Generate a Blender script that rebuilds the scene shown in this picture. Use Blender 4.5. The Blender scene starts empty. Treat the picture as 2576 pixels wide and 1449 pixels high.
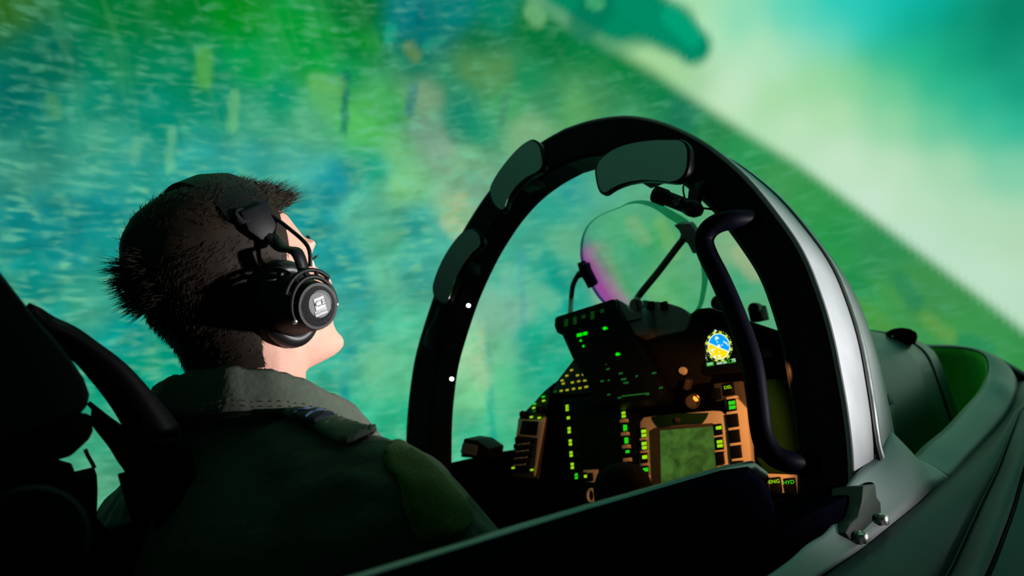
import bpy, bmesh, math, random
import numpy as np
from mathutils import Vector, Matrix, Euler, noise
from mathutils.bvhtree import BVHTree
random.seed(7); rng = np.random.default_rng(7)
S = bpy.context.scene
COL = S.collection

# ------------------------------------------------------------------ camera
PW, PH, FPX = 2576., 1449., 2000.
CAM = np.array([.745, 0., 1.6])
YAW, PIT, ROL = map(math.radians, (37.9, 9.3, -10.4))
_f = np.array([-math.sin(YAW)*math.cos(PIT), math.cos(YAW)*math.cos(PIT), math.sin(PIT)])
_r0 = np.array([math.cos(YAW), math.sin(YAW), 0.]); _u0 = np.cross(_r0, _f)
_r = math.cos(ROL)*_r0+math.sin(ROL)*_u0; _u = -math.sin(ROL)*_r0+math.cos(ROL)*_u0
cd = bpy.data.cameras.new('camera'); cam = bpy.data.objects.new('camera', cd); COL.objects.link(cam)
cam.matrix_world = Matrix(((_r[0], _u[0], -_f[0], CAM[0]), (_r[1], _u[1], -_f[1], CAM[1]), (_r[2], _u[2], -_f[2], CAM[2]), (0, 0, 0, 1)))
cd.sensor_width = 36; cd.lens = 36*FPX/PW; cd.clip_start = .02
cd.dof.use_dof = True; cd.dof.focus_distance = .95; cd.dof.aperture_fstop = 5.0
S.camera = cam
# ------------------------------------------------------------------ light and exposure
w = bpy.data.worlds.new('dark_room'); S.world = w; w.use_nodes = True
w.node_tree.nodes['Background'].inputs[0].default_value = (.003, .004, .005, 1)
w.node_tree.nodes['Background'].inputs[1].default_value = 1
S.view_settings.view_transform = 'Standard'; S.view_settings.look = 'None'
S.view_settings.exposure = 0; S.view_settings.gamma = 1; S.view_settings.use_curve_mapping = False

def spot(name, loc, target, power, size, blend, radius, color=(1, 1, 1)):
    l = bpy.data.lights.new(name, 'SPOT'); l.energy = power; l.spot_size = math.radians(size); l.spot_blend = blend
    l.shadow_soft_size = radius; l.color = color
    o = bpy.data.objects.new(name, l); COL.objects.link(o); o.location = loc
    o.rotation_euler = (Vector(target)-Vector(loc)).to_track_quat('-Z', 'Y').to_euler(); return o
# the photographer's flash, standing beyond the nose on the right
spot('flash_lamp', (2.15, 1.95, 1.28), (.2, .80, 1.785), 600, 19.5, 1., .04, (1, .97, .95))

# ------------------------------------------------------------------ pixel -> point helpers
def ray(px, py):
    return _f+(px-PW/2)/FPX*_r+(PH/2-py)/FPX*_u
def onx(px, py, x): d = ray(px, py); return CAM+d*(x-CAM[0])/d[0]
def ony(px, py, y): d = ray(px, py); return CAM+d*(y-CAM[1])/d[1]
def onz(px, py, z): d = ray(px, py); return CAM+d*(z-CAM[2])/d[2]
def onp(px, py, p0, n): d = ray(px, py); n = np.asarray(n, float); return CAM+d*((np.asarray(p0)-CAM)@n)/(d@n)
# windscreen arch plane (leans forward at the top)
TI = math.radians(13.5)
AN = np.array([0, math.cos(TI), -math.sin(TI)]); AU = np.array([0, math.sin(TI), math.cos(TI)])
def arch(px, py, o=0): d = ray(px, py); return CAM+d*(1.05+o)/(d@AN)
def A(X, Z, o=0.): q = CAM+AN*(1.05+o)+AU*Z; return np.array([X, q[1], q[2]])
# instrument panel plane
PP = np.array([0, 1.25, 1.5]); PN = np.array([0, 1, -.25])/math.hypot(1, .25); PU = np.array([0, .25, 1])/math.hypot(1, .25)
XA = np.array([1., 0, 0])
def pan(px, py, o=0.): return onp(px, py, PP+PN*o, PN)

# ------------------------------------------------------------------ materials
M = {}
def nodes(name):
    m = bpy.data.materials.new(name); m.use_nodes = True; M[name] = m
    return m, m.node_tree.nodes, m.node_tree.links, m.node_tree.nodes['Principled BSDF']
def mat(name, base, rough=.5, metal=0., var=.25, scale=40, bump=0., bscale=200, spec=.5, coat=0., sheen=0., sss=0.):
    m, n, l, b = nodes(name)
    tc = n.new('ShaderNodeTexCoord'); nz = n.new('ShaderNodeTexNoise'); nz.inputs['Scale'].default_value = scale; nz.inputs['Detail'].default_value = 4
    l.new(tc.outputs['Object'], nz.inputs['Vector'])
    mx = n.new('ShaderNodeMix'); mx.data_type = 'RGBA'
    mx.inputs[6].default_value = (*[c*(1-var) for c in base], 1); mx.inputs[7].default_value = (*[min(1, c*(1+var)) for c in base], 1)
    l.new(nz.outputs[0], mx.inputs[0]); l.new(mx.outputs[2], b.inputs['Base Color'])
    mr = n.new('ShaderNodeMapRange'); mr.inputs[3].default_value = max(.03, rough-.08); mr.inputs[4].default_value = min(1, rough+.08)
    l.new(nz.outputs[0], mr.inputs[0]); l.new(mr.outputs[0], b.inputs['Roughness'])
    b.inputs['Metallic'].default_value = metal; b.inputs['Specular IOR Level'].default_value = spec
    b.inputs['Coat Weight'].default_value = coat; b.inputs['Sheen Weight'].default_value = sheen
    if sss:
        b.inputs['Subsurface Weight'].default_value = sss; b.inputs['Subsurface Radius'].default_value = (.006, .002, .001); b.inputs['Subsurface Scale'].default_value = 1
    if bump:
        n2 = n.new('ShaderNodeTexNoise'); n2.inputs['Scale'].default_value = bscale; n2.inputs['Detail'].default_value = 3
        l.new(tc.outputs['Object'], n2.inputs['Vector'])
        bp = n.new('ShaderNodeBump'); bp.inputs['Strength'].default_value = bump; bp.inputs['Distance'].default_value = .004
        l.new(n2.outputs[0], bp.inputs['Height']); l.new(bp.outputs[0], b.inputs['Normal'])
    return m
def emis(name, col, s=1.):
    m, n, l, b = nodes(name)
    b.inputs['Base Color'].default_value = (.01, .01, .01, 1); b.inputs['Emission Color'].default_value = (*col, 1); b.inputs['Emission Strength'].default_value = s
    return m
def lin(r, g, b_):
    f = lambda c: (c/255/12.92 if c/255 <= .04045 else ((c/255+.055)/1.055)**2.4)
    return (f(r), f(g), f(b_))
mat('black_paint', (.004, .004, .005), .6, var=.3, spec=.12)
mat('black_satin', (.004, .004, .007), .42, spec=.14)
mat('sill_sheen', (.006, .010, .008), .22, spec=1.)
mat('sill_black', (.002, .002, .0055), .8, spec=0)
mat('black_matte', (.002, .002, .0026), .8, spec=.05)
mat('seat_leather', (.003, .003, .005), .5, spec=.12, bump=.05, bscale=500)
mat('strap_webbing', (.006, .006, .009), .7, spec=.2, bump=.3, bscale=900)
mat('frame_alloy', (.30, .305, .33), .48, metal=.25, spec=.3, var=.18, scale=14)
mat('fuselage_grey', (.014, .036, .038), .55, spec=.2, var=.25, scale=500, bump=.05, bscale=600)
mat('rail_steel', (.55, .58, .6), .3, metal=.8)
mat('bracket_steel', (.016, .019, .016), .5, spec=.2)
mat('bolt_steel', (.6, .6, .55), .3, metal=.9)
mat('cover_teal', (.022, .055, .065), .4, spec=.3, var=.1, scale=8)
mat('panel_green', (.004, .028, .005), .8, spec=.1)
mat('tub_dome_glow', (.06, .36, .04), .8, var=.2, spec=.1)  # green dome glow inside the tub, painted into the base colour
mat('bezel_grey', (.50, .46, .42), .6, var=.08)
mat('bezel_dark', (.04, .036, .032), .6, var=.15)
mat('hud_grey', (.17, .18, .20), .5, var=.1)
mat('key_black', (.0015, .0015, .0015), .5, spec=.15)
mat('board_black', (.0012, .0012, .0014), .8, spec=0)
mat('suit_olive', (.072, .085, .066), .85, var=.3, scale=25, bump=.5, bscale=90, spec=.15, sheen=.1)
mat('collar_olive', (.10, .118, .094), .85, var=.2, scale=60, bump=.3, bscale=110, spec=.15)
mat('velcro_green', (.075, .135, .014), .95, var=.4, scale=300, bump=.8, bscale=700, spec=.05, sheen=.3)
mat('navy_cloth', (.010, .012, .03), .9)
mat('pale_blue_cloth', (.08, .13, .24), .9)
mat('thread_tan', (.15, .13, .08), .9)
mat('skin', (.64, .34, .26), .5, var=.12, scale=120, bump=.12, bscale=500, sss=.25)
mat('hair_brown', (.015, .009, .0055), .6, var=.5, scale=60, spec=.2)
mat('headset_black', (.005, .005, .007), .5, spec=.2, bump=.1, bscale=800)
mat('headset_cap', (.010, .010, .013), .55, spec=.25, bump=.5, bscale=900)
mat('headset_cushion', (.008, .008, .010), .42, spec=.25)
mat('flange_alloy', (.19, .225, .23), .5, metal=.2, spec=.3, var=.2, scale=300)
mat('headset_plate', (.02, .02, .024), .6)
mat('sticker_silver', (.20, .205, .21), .6, spec=.1, var=.3, scale=900)
mat('sticker_white', (.72, .73, .76), .7, spec=.1, var=.05)
mat('ink_black', (.02, .02, .025), .6)
mat('camera_print', (.45, .47, .5), .6)
mat('floor_dark', (.02, .02, .022), .8)
mat('wall_pale', (.8, .82, .82), .9, var=.05)  # unseen room surfaces, made pale to brighten the mirror reflections
mat('handle_black', (.002, .002, .006), .5, spec=.03)
mat('guard_red', (.05, .012, .006), .6)
mat('reel_black', (.003, .003, .006), .6, spec=.1)
mat('eye_white', (.75, .72, .68), .25)
mat('screen_dark', (.001, .005, .002), .35, spec=.1)
mat('arm_grey', (.05, .052, .056), .4)
emis('legend_lime', lin(165, 235, 15), 1.0); emis('legend_green', lin(30, 220, 20), 1.0); emis('legend_dim', lin(15, 95, 35), .8)
emis('legend_yellow', lin(200, 195, 40), .8); emis('legend_faint', lin(10, 60, 10), .8); emis('hud_green', lin(0, 225, 0), 1.1)
emis('adi_blue', lin(0, 155, 240), 1.1); emis('adi_yellow', lin(255, 215, 0), 1.1); emis('adi_white', lin(215, 245, 235), 1.1)
emis('adi_lime', lin(205, 225, 70), 1.); emis('adi_pale', lin(165, 215, 170), .9); emis('adi_box', lin(0, 150, 15), 1.)
emis('lamp_white', (1, .98, .85), 6.); emis('lamp_amber', lin(255, 160, 50), 1.6)
# mirror glass
m, n, l, b = nodes('mirror_glass'); b.inputs['Base Color'].default_value = (.8, .85, .87, 1); b.inputs['Metallic'].default_value = 1; b.inputs['Roughness'].default_value = .2
# combiner glass: clear, the coating's magenta reflection painted as a tint at lower left
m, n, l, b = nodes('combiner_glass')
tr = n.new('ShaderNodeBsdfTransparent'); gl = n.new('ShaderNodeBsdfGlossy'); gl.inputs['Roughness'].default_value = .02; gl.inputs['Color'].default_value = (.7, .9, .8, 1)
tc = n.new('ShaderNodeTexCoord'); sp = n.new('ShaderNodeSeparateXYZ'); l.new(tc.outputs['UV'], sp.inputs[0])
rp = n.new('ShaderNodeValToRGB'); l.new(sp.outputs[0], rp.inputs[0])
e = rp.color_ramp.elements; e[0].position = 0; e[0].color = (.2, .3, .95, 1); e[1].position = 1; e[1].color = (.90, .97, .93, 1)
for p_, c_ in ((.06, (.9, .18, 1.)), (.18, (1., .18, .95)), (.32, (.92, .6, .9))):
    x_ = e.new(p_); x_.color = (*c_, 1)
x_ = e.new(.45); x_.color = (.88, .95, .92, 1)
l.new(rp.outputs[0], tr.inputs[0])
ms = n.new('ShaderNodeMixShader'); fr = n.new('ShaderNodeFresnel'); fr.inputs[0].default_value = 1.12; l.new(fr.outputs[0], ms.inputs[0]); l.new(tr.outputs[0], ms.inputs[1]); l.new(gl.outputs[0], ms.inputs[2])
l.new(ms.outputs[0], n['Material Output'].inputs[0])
m, n, l, b = nodes('glass_rim'); 
tr = n.new('ShaderNodeBsdfTransparent'); tr.inputs[0].default_value = (.25, .62, .52, 1); gl = n.new('ShaderNodeBsdfGlossy'); gl.inputs['Roughness'].default_value = .1; ms = n.new('ShaderNodeMixShader'); ms.inputs[0].default_value = .06
l.new(tr.outputs[0], ms.inputs[1]); l.new(gl.outputs[0], ms.inputs[2]); l.new(ms.outputs[0], n['Material Output'].inputs[0])
# map screen
m, n, l, b = nodes('map_screen'); tc = n.new('ShaderNodeTexCoord'); nz = n.new('ShaderNodeTexNoise'); nz.inputs['Scale'].default_value = 35; nz.inputs['Detail'].default_value = 6; nz.inputs['Distortion'].default_value = .8
l.new(tc.outputs['Object'], nz.inputs[0]); rp = n.new('ShaderNodeValToRGB'); l.new(nz.outputs[0], rp.inputs[0])
rp.color_ramp.elements[0].position = .3; rp.color_ramp.elements[0].color = (*lin(28, 62, 20), 1); rp.color_ramp.elements[1].position = .72; rp.color_ramp.elements[1].color = (*lin(72, 118, 44), 1)
l.new(rp.outputs[0], b.inputs['Emission Color']); b.inputs['Emission Strength'].default_value = .9; b.inputs['Base Color'].default_value = (.01, .02, .01, 1)

# ------------------------------------------------------------------ mesh helpers
def link(name, me, m=None, parent=None, smooth=30):
    o = bpy.data.objects.new(name, me); COL.objects.link(o)
    if m: me.materials.append(M[m])
    if smooth:
        me.shade_smooth()
        if smooth < 180: me.set_sharp_from_angle(angle=math.radians(smooth))
    if parent is not None: o.parent = parent
    return o
def wloc(p):
    v = np.zeros(3)
    while p is not None: v += np.array(p.location); p = p.parent
    return v
def make(name, V, F, m, parent=None, smooth=30, bevel=0., seg=2):
    V = np.asarray(V, float)
    off = wloc(parent) if parent is not None else V.mean(0)*0
    me = bpy.data.meshes.new(name); me.from_pydata([tuple(v) for v in V-off], [], F); me.validate()
    bm = bmesh.new(); bm.from_mesh(me)
    bmesh.ops.recalc_face_normals(bm, faces=bm.faces)
    if bevel:
        ed = [e for e in bm.edges if len(e.link_faces) == 2 and e.calc_face_angle(0) > .6]
        bmesh.ops.bevel(bm, geom=ed, offset=bevel, segments=seg, profile=.5, affect='EDGES', clamp_overlap=True)
    bm.to_mesh(me); bm.free()
    return link(name, me, m, parent, smooth)
def tag(o, label, cat, group=None):
    o['label'] = label; o['category'] = cat
    if group: o['group'] = group
    return o
def struct(o): o['kind'] = 'structure'; return o
def thing(name, label, cat, loc, group=None):
    o = bpy.data.objects.new(name, None); COL.objects.link(o); o.location = tuple(loc); o.empty_display_size = .05
    return tag(o, label, cat, group)
def prism(name, pts, vec, m, parent=None, bevel=.002, seg=2, smooth=30):
    """outline (3-D points) extruded by vec"""
    P = np.asarray(pts, float); n = len(P); V = np.vstack([P, P+np.asarray(vec)])
    F = [list(range(n)), list(range(2*n-1, n-1, -1))]+[[i, (i+1) % n, n+(i+1) % n, n+i] for i in range(n)]
    return make(name, V, F, m, parent, smooth, bevel, seg)
def smooth_poly(pts, k=4, closed=True):
    P = [np.asarray(p, float) for p in pts]; n = len(P); out = []
    for i in range(n if closed else n-1):
        p0, p1, p2, p3 = (P[(i-1) % n], P[i], P[(i+1) % n], P[(i+2) % n]) if closed else (P[max(i-1, 0)], P[i], P[i+1], P[min(i+2, n-1)])
        for t in np.arange(k)/k:
            out.append(.5*((2*p1)+(-p0+p2)*t+(2*p0-5*p1+4*p2-p3)*t*t+(-p0+3*p1-3*p2+p3)*t**3))
    if not closed: out.append(P[-1])
    return out
def tube_geo(path, r, seg=12, cap=True, flat=1.):
    P = [np.asarray(p, float) for p in path]; n = len(P)
    R = [r]*n if np.isscalar(r) else list(r)
    T = [P[min(i+1, n-1)]-P[max(i-1, 0)] for i in range(n)]; T = [t/(np.linalg.norm(t)+1e-12) for t in T]
    a = np.array([0, 0, 1.]) if abs(T[0][2]) < .9 else np.array([1., 0, 0]); u = np.cross(T[0], a); u /= np.linalg.norm(u)
    V = []; F = []
    for i in range(n):
        u = u-T[i]*(u@T[i]); u /= np.linalg.norm(u); v = np.cross(T[i], u)
        for k in range(seg):
            th = 2*math.pi*k/seg; V.append(P[i]+R[i]*(math.cos(th)*u+flat*math.sin(th)*v))
    for i in range(n-1):
        for k in range(seg):
            F.append([i*seg+k, i*seg+(k+1) % seg, (i+1)*seg+(k+1) % seg, (i+1)*seg+k])
    if cap: F += [list(range(seg))[::-1], list(range((n-1)*seg, n*seg))]
    return V, F
def tube(name, path, r, m, parent=None, seg=12, flat=1.):
    V, F = tube_geo(path, r, seg, True, flat); return make(name, V, F, m, parent, 50)
def box(name, c, ax, half, m, parent=None, bevel=.001, seg=2):
    """centre, three axes, half sizes"""
    a, b_, d = [np.asarray(v, float) for v in ax]; c = np.asarray(c, float)
    V = [c+sx*half[0]*a+sy*half[1]*b_+sz*half[2]*d for sx in (-1, 1) for sy in (-1, 1) for sz in (-1, 1)]
    F = [[0, 1, 3, 2], [4, 6, 7, 5], [0, 4, 5, 1], [2, 3, 7, 6], [0, 2, 6, 4], [1, 5, 7, 3]]
    return make(name, V, F, m, parent, 30, bevel, seg)
def basis(n):
    n = np.asarray(n, float); n = n/np.linalg.norm(n); a = np.array([0, 0, 1.]) if abs(n[2]) < .9 else np.array([0, 1., 0])
    u = np.cross(a, n); u /= np.linalg.norm(u); return u, np.cross(n, u), n
def lathe(name, c, axis, prof, m, parent=None, seg=32, sx=1., up=None, smooth=35):
    """prof: (radius, height along axis)"""
    u, v, n = basis(axis)
    if up is not None:
        v = np.asarray(up, float); v = v-n*(v@n); v /= np.linalg.norm(v); u = np.cross(v, n)
    c = np.asarray(c, float); V = []; F = []
    for (r, h) in prof:
        for k in range(seg):
            t = 2*math.pi*k/seg; V.append(c+n*h+r*(math.cos(t)*u*sx+math.sin(t)*v))
    for i in range(len(prof)-1):
        for k in range(seg): F.append([i*seg+k, i*seg+(k+1) % seg, (i+1)*seg+(k+1) % seg, (i+1)*seg+k])
    F += [list(range(seg))[::-1], list(range((len(prof)-1)*seg, len(prof)*seg))]
    return make(name, V, F, m, parent, smooth)
_tx = {}
def text_geo(s):
    if s not in _tx:
        c = bpy.data.curves.new('t', 'FONT'); c.body = s; c.align_x = 'CENTER'; c.align_y = 'CENTER'; c.resolution_u = 3
        o = bpy.data.objects.new('t', c); COL.objects.link(o); bpy.context.view_layer.update()
        me = bpy.data.meshes.new_from_object(o.evaluated_get(bpy.context.evaluated_depsgraph_get()))
        _tx[s] = ([np.array(v.co) for v in me.vertices], [list(p.vertices) for p in me.polygons])
        bpy.data.objects.remove(o); bpy.data.curves.remove(c)
    return _tx[s]
def text(name, s, c, ux, uy, size, m, parent=None, wide=1.):
    V, F = text_geo(s); c = np.asarray(c, float)
    return make(name, [c+v[0]*size*wide*np.asarray(ux)+v[1]*size*np.asarray(uy) for v in V], F, m, parent, 0)
def grid_faces(nu, nv, closed_u=False):
    return [[i*nv+j, i*nv+j+1, ((i+1) % nu)*nv+j+1, ((i+1) % nu)*nv+j] for i in range(nu if closed_u else nu-1) for j in range(nv-1)]
def loft(name, rows, m, parent=None, thick=0., smooth=35, closed=False):
    """rows of equal length point lists -> surface"""
    R = np.asarray(rows, float); nu, nv, _ = R.shape
    o = make(name, R.reshape(-1, 3), grid_faces(nu, nv, closed), m, parent, smooth)
    if thick:
        md = o.modifiers.new('solid', 'SOLIDIFY'); md.thickness = thick; md.offset = 0
    return o
def remesh(geos, voxel, smooth_it=3):
    V = []; F = []
    for v, f in geos:
        k = len(V); V += [tuple(x) for x in v]; F += [[i+k for i in q] for q in f]
    me = bpy.data.meshes.new('r'); me.from_pydata(V, [], F)
    bm = bmesh.new(); bm.from_mesh(me); bmesh.ops.recalc_face_normals(bm, faces=bm.faces); bm.to_mesh(me); bm.free()
    o = bpy.data.objects.new('r', me); COL.objects.link(o)
    md = o.modifiers.new('r', 'REMESH'); md.mode = 'VOXEL'; md.voxel_size = voxel
    if smooth_it: sm = o.modifiers.new('s', 'SMOOTH'); sm.iterations = smooth_it; sm.factor = .5
    bpy.context.view_layer.update()
    out = bpy.data.meshes.new_from_object(o.evaluated_get(bpy.context.evaluated_depsgraph_get()))
    bpy.data.objects.remove(o); return out
def sphere_geo(c, r, seg=14, rings=9, R3=None):
    c = np.asarray(c, float); r = np.ones(3)*r if np.isscalar(r) else np.asarray(r, float); V = []; F = []
    for i in range(1, rings):
        th = math.pi*i/rings
        for k in range(seg):
            ph = 2*math.pi*k/seg; V.append(np.array([math.sin(th)*math.cos(ph), math.sin(th)*math.sin(ph), math.cos(th)])*r)
    V += [np.array([0, 0, r[2]]), np.array([0, 0, -r[2]])]; N = (rings-1)*seg
    for i in range(rings-2):
        for k in range(seg): F.append([i*seg+k, i*seg+(k+1) % seg, (i+1)*seg+(k+1) % seg, (i+1)*seg+k])
    for k in range(seg): F.append([N, (k+1) % seg, k]); F.append([N+1, (rings-2)*seg+k, (rings-2)*seg+(k+1) % seg])
    if R3 is not None: V = [R3@v for v in V]
    return [v+c for v in V], F
def limb(chain):
    """overlapping tapered tubes and spheres through (x,y,z,r) joints"""
    G = []
    for q in chain: G.append(sphere_geo(q[:3], q[3]))
    for a, b_ in zip(chain, chain[1:]): G.append(tube_geo([a[:3], b_[:3]], [a[3], b_[3]], 14))
    return G

# ------------------------------------------------------------------ the dome screen
DC = np.array([0., .5, 1.8]); DR = 3.2
def dome_pt(px, py):
    d = ray(px, py); d = d/np.linalg.norm(d); o = CAM-DC; b_ = o@d; return (o+d*(-b_+math.sqrt(b_*b_-o@o+DR*DR)))/DR
def azel(u): return np.degrees(np.arctan2(u[..., 0], u[..., 1])), np.degrees(np.arcsin(np.clip(u[..., 2], -1, 1)))
GROUND = [(0, 0, 40, 100, 30), (300, 40, 0, 118, 50), (600, 40, 0, 138, 25), (900, 20, 0, 110, 40), (450, 0, 0, 120, 40), (760, 90, 0, 150, 55), (900, 110, 0, 130, 45),
 (120, 150, 0, 105, 80), (300, 150, 0, 125, 80), (40, 260, 0, 105, 95), (500, 200, 0, 130, 85), (650, 160, 0, 160, 75), (800, 160, 0, 160, 60), (250, 260, 0, 130, 105),
 (1030, 40, 0, 120, 125), (1150, 40, 0, 125, 120), (1260, 30, 0, 130, 100), (1080, 95, 0, 110, 110), (1200, 100, 0, 110, 60), (1330, 60, 0, 115, 50), (1400, 110, 0, 115, 55),
 (1480, 120, 0, 125, 60), (1560, 180, 0, 125, 60), (1640, 240, 10, 125, 70), (1720, 290, 25, 120, 85), (1800, 320, 40, 135, 75), (1500, 230, 60, 140, 85), (1600, 300, 60, 150, 95),
 (1180, 170, 80, 140, 80), (1250, 190, 85, 145, 85), (1120, 200, 20, 135, 95), (1050, 160, 0, 120, 90), (1330, 200, 10, 140, 85), (1150, 290, 10, 130, 100), (1200, 330, 5, 145, 105),
 (1280, 260, 60, 160, 95), (1380, 250, 50, 140, 90), (1450, 270, 90, 165, 95), (1330, 330, 130, 180, 130), (1080, 240, 130, 165, 125), (1070, 330, 110, 150, 130), (1110, 370, 130, 165, 140), (1170, 400, 120, 175, 130),
 (900, 280, 80, 185, 90), (930, 330, 85, 195, 95), (1000, 380, 110, 185, 120), (870, 200, 0, 150, 85), (980, 280, 60, 170, 85), (1020, 470, 125, 195, 130), (940, 420, 30, 170, 140),
 (830, 240, 90, 175, 100), (780, 320, 80, 170, 125), (700, 250, 0, 150, 105), (640, 300, 60, 160, 125), (560, 280, 0, 140, 110), (400, 300, 0, 140, 115), (250, 350, 60, 160, 130), (100, 350, 20, 130, 110),
 (330, 400, 40, 155, 140), (200, 440, 60, 160, 140), (60, 430, 60, 150, 130), (80, 540, 10, 135, 135), (250, 520, 10, 140, 140), (150, 620, 10, 130, 130), (300, 650, 20, 150, 140), (80, 700, 10, 140, 130),
 (220, 760, 60, 165, 140), (120, 780, 30, 155, 140), (320, 850, 0, 155, 145), (330, 950, 0, 158, 125), (440, 1000, 0, 165, 135), (430, 900, 0, 155, 125), (300, 1230, 85, 170, 130), (280, 1100, 60, 165, 125), (200, 1000, 0, 155, 125),
 (500, 400, 40, 160, 150), (620, 400, 50, 160, 150), (760, 420, 70, 170, 155), (840, 460, 10, 150, 160), (800, 560, 10, 145, 150), (900, 540, 90, 185, 155), (870, 640, 20, 150, 150), (960, 600, 90, 190, 150), (1050, 560, 40, 160, 150),
 (960, 700, 100, 190, 150), (900, 720, 30, 150, 150), (1040, 680, 60, 165, 150), (1000, 820, 80, 190, 150), (900, 840, 60, 170, 150), (940, 920, 115, 200, 150), (1000, 960, 90, 195, 145), (870, 930, 50, 175, 150), (900, 1030, 60, 185, 145), (1000, 1060, 10, 175, 130),
 (1150, 520, 150, 190, 145), (1110, 600, 70, 170, 150), (1190, 480, 120, 170, 140), (1430, 480, 50, 160, 150), (1530, 480, 80, 165, 140), (1620, 500, 90, 170, 130), (1400, 540, 30, 160, 140), (1330, 620, 60, 170, 145), (1300, 700, 60, 175, 150),
 (1420, 600, 100, 180, 140), (1380, 700, 20, 160, 140), (1400, 780, 0, 160, 140), (1300, 780, 130, 190, 160), (1240, 800, 130, 190, 160), (1200, 900, 155, 205, 155), (1260, 880, 110, 195, 150), (1340, 850, 20, 165, 135), (1200, 1000, 120, 200, 140),
 (1270, 960, 80, 195, 140), (1250, 1060, 70, 190, 140), (1200, 1080, 60, 185, 140), (1340, 940, 30, 175, 140), (1560, 560, 80, 170, 120), (1650, 600, 70, 165, 100), (1560, 680, 90, 170, 130), (1680, 700, 100, 175, 120), (1600, 640, 60, 165, 115), (1730, 620, 90, 170, 120), (1720, 740, 90, 170, 120),
 (1850, 620, 130, 175, 130), (1880, 700, 60, 165, 120), (1920, 760, 90, 170, 120), (1900, 380, 40, 145, 80), (1960, 450, 60, 150, 80), (2050, 520, 50, 150, 75), (2100, 620, 40, 150, 75), (2200, 640, 45, 140, 80), (2250, 750, 70, 150, 75), (2330, 760, 60, 140, 75), (2200, 780, 40, 155, 75), (2400, 830, 60, 150, 75), (2500, 880, 60, 150, 80), (2560, 900, 50, 140, 70), (2700, 1050, 45, 140, 70)]
SKY = [(1620, 110, 160, 212, 150), (1560, 80, 165, 215, 155), (1700, 170, 160, 212, 150), (1760, 215, 155, 205, 155), (1800, 250, 190, 228, 185), (1730, 20, 165, 222, 175), (1790, 90, 175, 228, 185), (1860, 60, 130, 218, 180), (1900, 120, 178, 228, 185), (1990, 30, 85, 212, 182), (2060, 60, 60, 208, 185), (2020, 110, 150, 220, 190), (2100, 0, 0, 200, 185), (2150, 40, 0, 200, 185), (2250, 20, 0, 190, 180), (2190, 80, 30, 202, 190), (2100, 100, 110, 215, 190), (2350, 10, 0, 180, 165), (1870, 200, 190, 230, 195), (1960, 170, 180, 228, 190), (2060, 170, 145, 215, 160), (1830, 230, 198, 232, 198),
 (2240, 90, 0, 180, 150), (2300, 60, 0, 160, 130), (2400, 40, 0, 140, 105), (2540, 40, 0, 125, 95), (2500, 130, 0, 140, 110), (2400, 150, 0, 160, 120), (2300, 150, 0, 185, 135), (2350, 220, 10, 185, 140), (2450, 260, 0, 180, 145), (2560, 230, 0, 150, 120), (2560, 320, 20, 182, 150), (2200, 140, 30, 185, 130), (2480, 330, 70, 198, 155),
 (1950, 240, 165, 218, 160), (2050, 210, 160, 218, 155), (2150, 190, 140, 212, 152), (2250, 230, 110, 205, 150), (2100, 290, 178, 224, 175), (2250, 310, 150, 215, 165), (2350, 310, 100, 202, 155), (2000, 320, 190, 228, 190), (2120, 400, 198, 230, 200), (2250, 420, 190, 226, 190), (2400, 420, 170, 218, 178), (2540, 420, 130, 208, 170), (2300, 520, 185, 224, 190), (2450, 560, 180, 220, 185), (2560, 600, 178, 216, 180), (2500, 700, 190, 226, 198), (2200, 510, 200, 230, 205), (2400, 660, 188, 225, 198), (2300, 600, 190, 225, 200), (2560, 760, 185, 222, 195), (2700, 800, 180, 220, 190), (2700, 500, 160, 215, 180), (2700, 200, 0, 150, 120)]
HORI = [(1200, -130), (1320, -20), (1420, 55), (1500, 95), (1640, 178), (1790, 278), (1900, 348), (2000, 408), (2150, 515), (2300, 625), (2450, 735), (2576, 832), (2750, 965), (2900, 1080)]
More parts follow.
